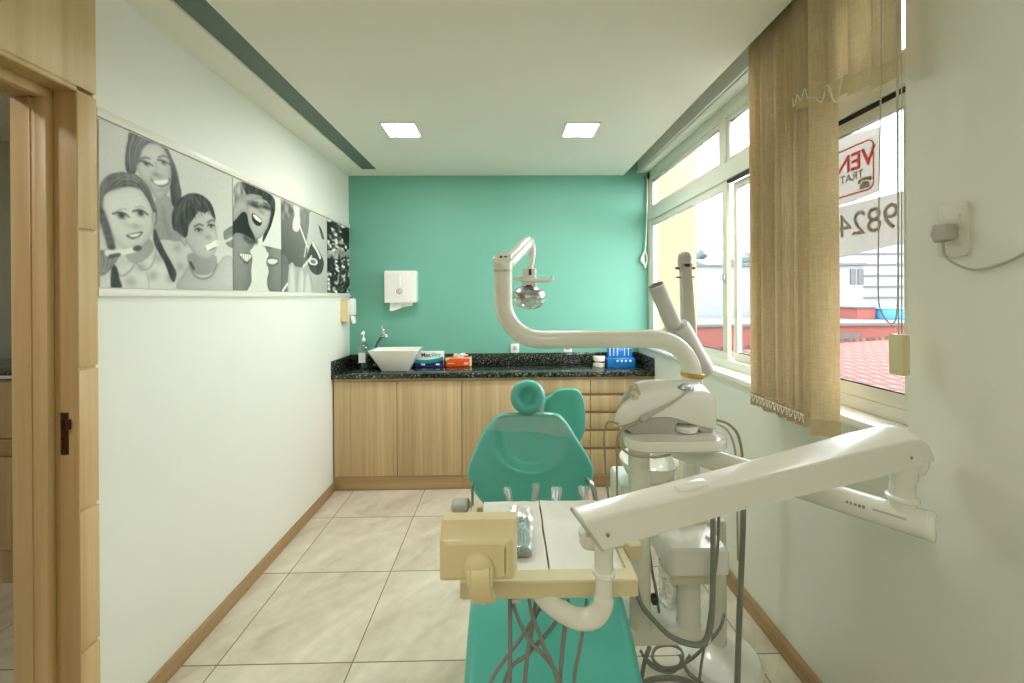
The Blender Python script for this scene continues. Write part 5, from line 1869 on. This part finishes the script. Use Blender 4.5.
for q in ([(1.494, 2.039), (1.538, 2.084), (1.597, 2.101)], [(1.516, 2.086), (1.573, 2.111), (1.635, 2.100)], [(1.597, 2.122), (1.654, 2.100), (1.690, 2.050)]):
    stroke(q, 138, .010, .5, .010, clip=CA)
stroke([(1.480, 1.945), (1.495, 1.905), (1.510, 1.859), (1.518, 1.828)], 62, .030, .95, .012, clip=CA)
blob((1.485, 1.932), .012, .010, 118, .7, CA)
blob((1.492, 1.910), .012, .010, 118, .7, CA)
blob((1.499, 1.888), .012, .010, 118, .7, CA)
blob((1.507, 1.865), .012, .010, 118, .7, CA)
blob((1.514, 1.843), .012, .010, 118, .7, CA)
fill([(1.522, 1.763), (1.540, 1.748), (1.549, 1.710), (1.558, 1.677), (1.518, 1.674), (1.515, 1.719)], 62, tex=14, clip=CA)
fill([(1.703, 1.925), (1.723, 1.891), (1.754, 1.839), (1.787, 1.791), (1.812, 1.748), (1.799, 1.706), (1.777, 1.730), (1.754, 1.782), (1.722, 1.829), (1.700, 1.869)], 58, tex=20, clip=CA)
fill([(1.692, 1.989), (1.709, 1.993), (1.709, 1.956), (1.698, 1.938), (1.689, 1.959)], 176, edge=-30, edge_w=.008, clip=CA)
for c in ((1.558, 1.951), (1.639, 1.977)):
    eye(c, .034, .012, .000)
stroke([(1.535, 1.960), (1.556, 1.976), (1.577, 1.980)], 160, .007, .6, clip=CA)
stroke([(1.616, 1.994), (1.639, 2.005), (1.663, 2.000)], 160, .007, .6, clip=CA)
blob((1.606, 1.920), .034, .012, 138, .6, CA)
blob((1.596, 1.935), .014, .03, 214, .5, CA)
fill([(1.576, 1.878), (1.596, 1.888), (1.621, 1.897), (1.649, 1.904), (1.633, 1.882), (1.608, 1.869), (1.588, 1.870)], 96, clip=CA)
fill([(1.586, 1.880), (1.610, 1.889), (1.638, 1.897), (1.626, 1.883), (1.605, 1.876)], 220, clip=CA)
# hand and brush of the girl
fill([(1.469, 1.801), (1.492, 1.812), (1.527, 1.805), (1.545, 1.793), (1.531, 1.764), (1.502, 1.729), (1.476, 1.717), (1.467, 1.748)], 146, edge=-24, edge_w=.01, clip=CA)
stroke([(1.484, 1.805), (1.490, 1.776), (1.485, 1.747)], 108, .007, .7, clip=CA)
stroke([(1.501, 1.806), (1.506, 1.778), (1.499, 1.748)], 108, .007, .7, clip=CA)
stroke([(1.518, 1.808), (1.522, 1.780), (1.513, 1.749)], 108, .007, .7, clip=CA)
stroke([(1.503, 1.802), (1.559, 1.811), (1.614, 1.828)], 214, .022, 1, clip=CA)
stroke([(1.514, 1.791), (1.548, 1.801)], 80, .014, .9, clip=CA)
fill([(1.605, 1.835), (1.623, 1.846), (1.643, 1.844), (1.640, 1.829), (1.620, 1.821), (1.607, 1.825)], 74, edge=40, edge_w=.006, clip=CA)
# boy
fill([(1.830, 1.670), (1.854, 1.750), (1.888, 1.786), (1.933, 1.741), (2.012, 1.745), (2.069, 1.808), (2.127, 1.856), (2.188, 1.837), (2.191, 1.676)], 182, grad=(60, 0), edge=-16, clip=CA)
fill([(1.876, 1.833), (1.938, 1.853), (2.053, 1.851), (2.061, 1.800), (2.012, 1.753), (1.937, 1.747), (1.888, 1.780)], 150, grad=(80, 60), clip=CA)
stroke([(1.888, 1.780), (1.919, 1.743), (1.974, 1.729), (2.032, 1.752), (2.067, 1.808)], 128, .010, .8, clip=CA)
stroke([(1.893, 1.799), (1.912, 1.775)], 60, .016, .8, clip=CA)
fill([(1.845, 1.933), (1.873, 2.000), (1.925, 2.040), (2.000, 2.064), (2.043, 2.048), (2.059, 1.985), (2.073, 1.927), (2.054, 1.866), (1.998, 1.828), (1.931, 1.838), (1.885, 1.874), (1.855, 1.900)], 182, grad=(90, 30), edge=-24, edge_w=.012, clip=CA)
fill([(1.835, 1.907), (1.859, 1.924), (1.872, 1.899), (1.868, 1.872), (1.848, 1.880)], 172, edge=-36, edge_w=.007, clip=CA)
fill([(1.798, 1.941), (1.790, 1.991), (1.805, 2.045), (1.845, 2.092), (1.905, 2.126), (1.978, 2.130), (2.032, 2.100), (2.059, 2.032), (2.035, 2.042), (2.012, 2.066), (1.981, 2.048), (1.949, 2.050), (1.914, 2.010), (1.886, 1.969), (1.875, 1.924), (1.855, 1.913), (1.823, 1.929)], 62, tex=26, clip=CA)
for q in ([(1.820, 2.036), (1.870, 2.087), (1.931, 2.109)], [(1.812, 1.982), (1.845, 2.041), (1.904, 2.082)], [(1.931, 2.095), (1.987, 2.094), (2.025, 2.052)]):
    stroke(q, 118, .010, .5, .012, clip=CA)
for c in ((1.946, 1.960), (2.027, 1.994)):
    blob(c, .034, .020, 135, .5, CA); eye(c, .024, .008, .004)
stroke([(1.918, 1.972), (1.947, 1.988), (1.972, 1.987)], 90, .009, .8, clip=CA)
stroke([(2.003, 2.007), (2.031, 2.024), (2.051, 2.022)], 90, .009, .8, clip=CA)
blob((2.006, 1.935), .022, .012, 130, .6, CA)
fill([(1.983, 1.879), (2.010, 1.907), (2.050, 1.918), (2.066, 1.906), (2.046, 1.883), (2.006, 1.869)], 84, clip=CA)
stroke([(2.002, 1.884), (2.066, 1.915)], 228, .030, 1, clip=CA)
stroke([(2.066, 1.915), (2.128, 1.935), (2.192, 1.966)], 206, .014, 1, clip=CA)
fill([(2.113, 1.971), (2.140, 1.998), (2.195, 2.020), (2.194, 1.913), (2.157, 1.908), (2.130, 1.923)], 146, edge=-34, edge_w=.01, clip=CA)
stroke([(2.135, 1.967), (2.192, 1.995)], 110, .006, .7, clip=CA)
stroke([(2.066, 1.912), (2.128, 1.932), (2.192, 1.963)], 206, .012, 1, clip=CA)

for k in range(12):
    f = k / 11
    stroke([(a[0] + f * (b[0] - a[0]), a[1] + f * (b[1] - a[1])) for a, b in zip(((1.804, 1.955), (1.812, 2.028), (1.879, 2.105)), ((2.031, 2.060), (1.977, 2.106), (1.914, 2.122)))], 120 if k % 2 else 36, .004, .6, .004, clip=CA)
for k in range(8):
    f = k / 7
    stroke([(a[0] + f * (b[0] - a[0]), a[1] + f * (b[1] - a[1])) for a, b in zip(((1.601, 2.277), (1.586, 2.206), (1.593, 2.128)), ((1.679, 2.299), (1.638, 2.236), (1.620, 2.148)))], 140 if k % 2 else 48, .005, .6, .004, clip=CA)
    stroke([(a[0] + f * (b[0] - a[0]), a[1] + f * (b[1] - a[1])) for a, b in zip(((1.749, 2.284), (1.794, 2.210), (1.805, 2.071)), ((1.768, 2.284), (1.825, 2.194), (1.834, 2.085)))], 110 if k % 2 else 44, .004, .5, .004, clip=CA)
# second picture, upper half: laughing woman behind her hands
CB = box_clip(A_END, B_END, 1.952 - .0)
IMG = np.where((gy >= A_END), 205.0, IMG)
fill([(2.193, 2.125), (2.198, 2.236), (2.274, 2.286), (2.355, 2.256), (2.327, 2.190), (2.264, 2.135), (2.192, 2.048)], 150, tex=40, clip=CB)
fill([(2.265, 2.278), (2.365, 2.294), (2.474, 2.287), (2.571, 2.268), (2.586, 2.200), (2.547, 2.101), (2.492, 2.016), (2.450, 1.973), (2.472, 2.063), (2.515, 2.171), (2.453, 2.232), (2.336, 2.204)], 62, tex=36, clip=CB)
fill([(2.314, 2.169), (2.364, 2.213), (2.453, 2.232), (2.520, 2.217), (2.537, 2.163), (2.503, 2.074), (2.440, 2.002), (2.375, 1.977), (2.334, 2.015), (2.302, 2.086)], 178, grad=(40, 60), edge=-30, edge_w=.02, clip=CB)
fill([(2.189, 2.047), (2.264, 2.112), (2.302, 2.112), (2.325, 2.049), (2.375, 1.986), (2.352, 1.941), (2.188, 1.920)], 40, clip=CB)
fill([(2.190, 2.130), (2.265, 2.198), (2.355, 2.238), (2.453, 2.245), (2.393, 2.215), (2.327, 2.184), (2.303, 2.120), (2.264, 2.112), (2.189, 2.047)], 172, edge=-28, edge_w=.02, clip=CB)
fill([(2.350, 2.122), (2.388, 2.123), (2.443, 2.100), (2.431, 2.068), (2.388, 2.063), (2.354, 2.083)], 44, clip=CB)
fill([(2.358, 2.119), (2.392, 2.119), (2.441, 2.097), (2.423, 2.086), (2.376, 2.099)], 225, clip=CB)
for c in ((2.377, 2.176), (2.490, 2.189)):
    blob(c, .06, .014, 46, .9, CB)
stroke([(2.355, 2.191), (2.403, 2.198)], 70, .012, .7, clip=CB); stroke([(2.463, 2.212), (2.511, 2.209)], 70, .012, .7, clip=CB)
blob((2.442, 2.150), .04, .012, 120, .6, CB)
# lower half: two smiling mouths
CB2 = box_clip(A_END, B_END, -9, 1.952)
CBa = box_clip(A_END, B_END, -9, 2.005)
fill([(2.179, 1.966), (2.343, 1.976), (2.363, 1.937), (2.329, 1.903), (2.351, 1.864), (2.339, 1.793), (2.342, 1.734), (2.316, 1.692), (2.267, 1.651), (2.175, 1.651)], 138, grad=(-60, 60), edge=-18, edge_w=.03, clip=CBa)
stroke([(2.288, 1.973), (2.334, 1.957), (2.390, 1.967)], 78, .03, .8, .02, clip=CBa)
fill([(2.230, 1.877), (2.288, 1.890), (2.344, 1.885), (2.332, 1.851), (2.299, 1.825), (2.261, 1.842)], 96, clip=CBa)
fill([(2.237, 1.878), (2.288, 1.884), (2.340, 1.882), (2.329, 1.860), (2.300, 1.841), (2.268, 1.856)], 226, clip=CBa)
stroke([(2.261, 1.878), (2.263, 1.844)], 160, .008, .8, sm=False, clip=CBa)
stroke([(2.280, 1.881), (2.280, 1.846)], 160, .008, .8, sm=False, clip=CBa)
stroke([(2.300, 1.883), (2.298, 1.848)], 160, .008, .8, sm=False, clip=CBa)
stroke([(2.320, 1.885), (2.316, 1.849)], 160, .008, .8, sm=False, clip=CBa)
fill([(2.668, 1.996), (2.491, 1.963), (2.487, 1.928), (2.512, 1.903), (2.486, 1.852), (2.511, 1.804), (2.493, 1.740), (2.520, 1.678), (2.664, 1.653)], 132, grad=(60, 60), edge=-18, edge_w=.03, clip=CB2)
fill([(2.495, 1.876), (2.544, 1.891), (2.619, 1.882), (2.605, 1.847), (2.544, 1.832), (2.503, 1.841)], 110, clip=CB2)
fill([(2.501, 1.869), (2.551, 1.881), (2.610, 1.876), (2.591, 1.856), (2.544, 1.846), (2.507, 1.852)], 210, clip=CB2)
stroke([(2.450, 1.968), (2.513, 1.958), (2.579, 1.980)], 76, .03, .8, .02, clip=CB2)
# third picture: gloved hands, mirror and patient
CC = box_clip(B_END, C_END)
IMG = np.where(CC > 0, 168.0, IMG)
fill([(2.652, 2.234), (2.777, 2.252), (3.003, 2.200), (3.031, 1.991), (2.938, 1.862), (2.772, 1.863), (2.647, 1.893)], 118, grad=(60, 80), clip=CC)
fill([(2.671, 2.279), (2.777, 2.262), (2.808, 2.234), (2.750, 2.187), (2.670, 2.151)], 128, tex=40, clip=CC)
fill([(2.809, 2.274), (2.892, 2.278), (2.902, 2.210), (2.878, 2.111), (2.801, 2.103), (2.797, 2.161), (2.819, 2.208)], 212, edge=-14, clip=CC)
fill([(2.903, 2.272), (3.051, 2.286), (3.034, 2.206), (3.001, 2.093), (2.942, 2.144), (2.896, 2.194)], 140, grad=(-80, 0), tex=16, clip=CC)
stroke([(2.879, 2.162), (2.941, 2.084), (3.006, 2.003)], 226, .016, 1, sm=False, clip=CC)
fill([(3.054, 2.286), (3.316, 2.292), (3.344, 1.656), (3.123, 1.655), (3.060, 1.809), (3.000, 1.987), (3.033, 2.144)], 184, grad=(-30, 40), clip=CC)
fill([(3.182, 2.201), (3.234, 2.178), (3.276, 2.111), (3.233, 2.112)], 96, clip=CC)
fill([(3.063, 2.044), (3.135, 2.035), (3.213, 1.980), (3.266, 1.919), (3.229, 1.835), (3.125, 1.813), (3.029, 1.853), (2.999, 1.942)], 84, tex=12, clip=CC)
stroke([(3.089, 2.041), (3.148, 2.005), (3.202, 1.954)], 222, .03, .9, clip=CC)
dd = np.hypot((gy - (3.087, 1.910)[0]) / .075, (gz - (3.087, 1.910)[1]) / .028)
IMG = np.where((dd < 1) & (CC > 0), 206.0, IMG); IMG = np.where((dd < .55) & (CC > 0), 128.0, IMG)
stroke([(2.938, 1.862), (3.014, 1.913), (3.062, 1.948)], 210, .02, .9, clip=CC)
fill([(2.648, 1.906), (2.733, 1.887), (2.738, 1.681), (2.645, 1.666)], 118, clip=CC)
fill([(2.730, 1.653), (2.738, 1.819), (2.764, 1.871), (2.801, 1.874), (2.830, 1.822), (2.836, 1.654)], 205, edge=-40, edge_w=.03, clip=CC)
fill([(2.855, 1.654), (2.863, 1.791), (2.892, 1.845), (2.932, 1.848), (2.964, 1.793), (2.971, 1.654)], 205, edge=-40, edge_w=.03, clip=CC)
fill([(2.941, 1.654), (2.949, 1.766), (2.979, 1.821), (3.022, 1.824), (3.056, 1.767), (3.064, 1.655)], 205, edge=-40, edge_w=.03, clip=CC)
stroke([(2.664, 1.680), (2.724, 1.729)], 225, .016, 1, sm=False, clip=CC)
stroke([(3.060, 2.280), (3.027, 2.143), (2.954, 1.937)], 204, .02, .8, clip=CC)
# fourth picture: mottled dark collage
CD = box_clip(C_END, PY1 + 1)
n1, n2 = vnoise(.075, .03, 31), vnoise(.04, .016, 32)
tex4 = 34 + 190 * np.clip((n1 * .6 + n2 * .55 - .44) * 2.4, 0, 1)
IMG = np.where(CD > 0, tex4, IMG)
fill([(3.636, 2.254), (3.816, 2.256), (3.814, 2.159), (3.702, 2.125), (3.643, 2.173)], 42, clip=CD, sm=False)
fill([(3.334, 2.026), (3.460, 2.032), (3.588, 2.083), (3.701, 2.050), (3.813, 2.101), (3.811, 2.024), (3.631, 1.997), (3.459, 1.971), (3.334, 1.976)], 160, tex=30, clip=CD)
stroke([(3.419, 1.967), (3.441, 1.865), (3.407, 1.691)], 40, .05, .75, .03, clip=CD)
stroke([(3.569, 1.982), (3.594, 1.875), (3.556, 1.693)], 40, .05, .75, .03, clip=CD)
stroke([(3.714, 1.996), (3.741, 1.885), (3.700, 1.695)], 40, .05, .75, .03, clip=CD)
# fine grain and seams between the four pictures
IMG += 5 * (vnoise(.010, .008, 9) - .5)
for e in (A_END, B_END, C_END):
    IMG = np.where(np.abs(gy - e) < .003, IMG * .72, IMG)
IMG = 178 + (IMG - 172) * 1.22
k_ = IMG.copy()
IMG[1:-1, 1:-1] = (k_[1:-1, 1:-1] * 4 + k_[:-2, 1:-1] + k_[2:, 1:-1] + k_[1:-1, :-2] + k_[1:-1, 2:]) / 8
IMG = np.clip(IMG, 14, 238)

bm = B()
box(bm, XL + .0005, XL + .006, PY0, PY1, PZ0, PZ1, .001)
t = thing('photo_panel', 'long black and white printed photo panel of smiling people brushing teeth', 'wall picture', (XL, 2.6, 1.67))
obj('backing_board', bm, 'trimwhite', t)
me = bpy.data.meshes.new('print')
xs = XL + .0066
vv = np.stack([np.full(gy.size, xs) - t.matrix_basis.translation.x, gy.ravel() - t.matrix_basis.translation.y, gz.ravel() - t.matrix_basis.translation.z], 1)
ii = (np.arange(NZ - 1)[:, None] * NX + np.arange(NX - 1)[None, :]).ravel()
ff = np.stack([ii, ii + 1, ii + NX + 1, ii + NX], 1)
me.from_pydata(vv.tolist(), [], ff.tolist())
at = me.color_attributes.new('print_grey', 'FLOAT_COLOR', 'POINT')
g8 = IMG.ravel() / 255.0
tint = np.stack([g8 * 1.00, g8 * 1.005, g8 * .955], 1)
tl_ = np.where(tint <= .04045, tint / 12.92, ((tint + .055) / 1.055) ** 2.4)
at.data.foreach_set('color', np.concatenate([tl_, np.ones((len(g8), 1))], 1).astype(np.float32).ravel())
nt = NT('photo_print')
ca = nt.n('VertexColor', layer_name='print_grey')
nt.l(ca.outputs[0], nt.b.inputs['Base Color'])
nt.b.inputs['Roughness'].default_value = .45
me.materials.append(nt.m)
po = bpy.data.objects.new('print', me); COL.objects.link(po); po.parent = t
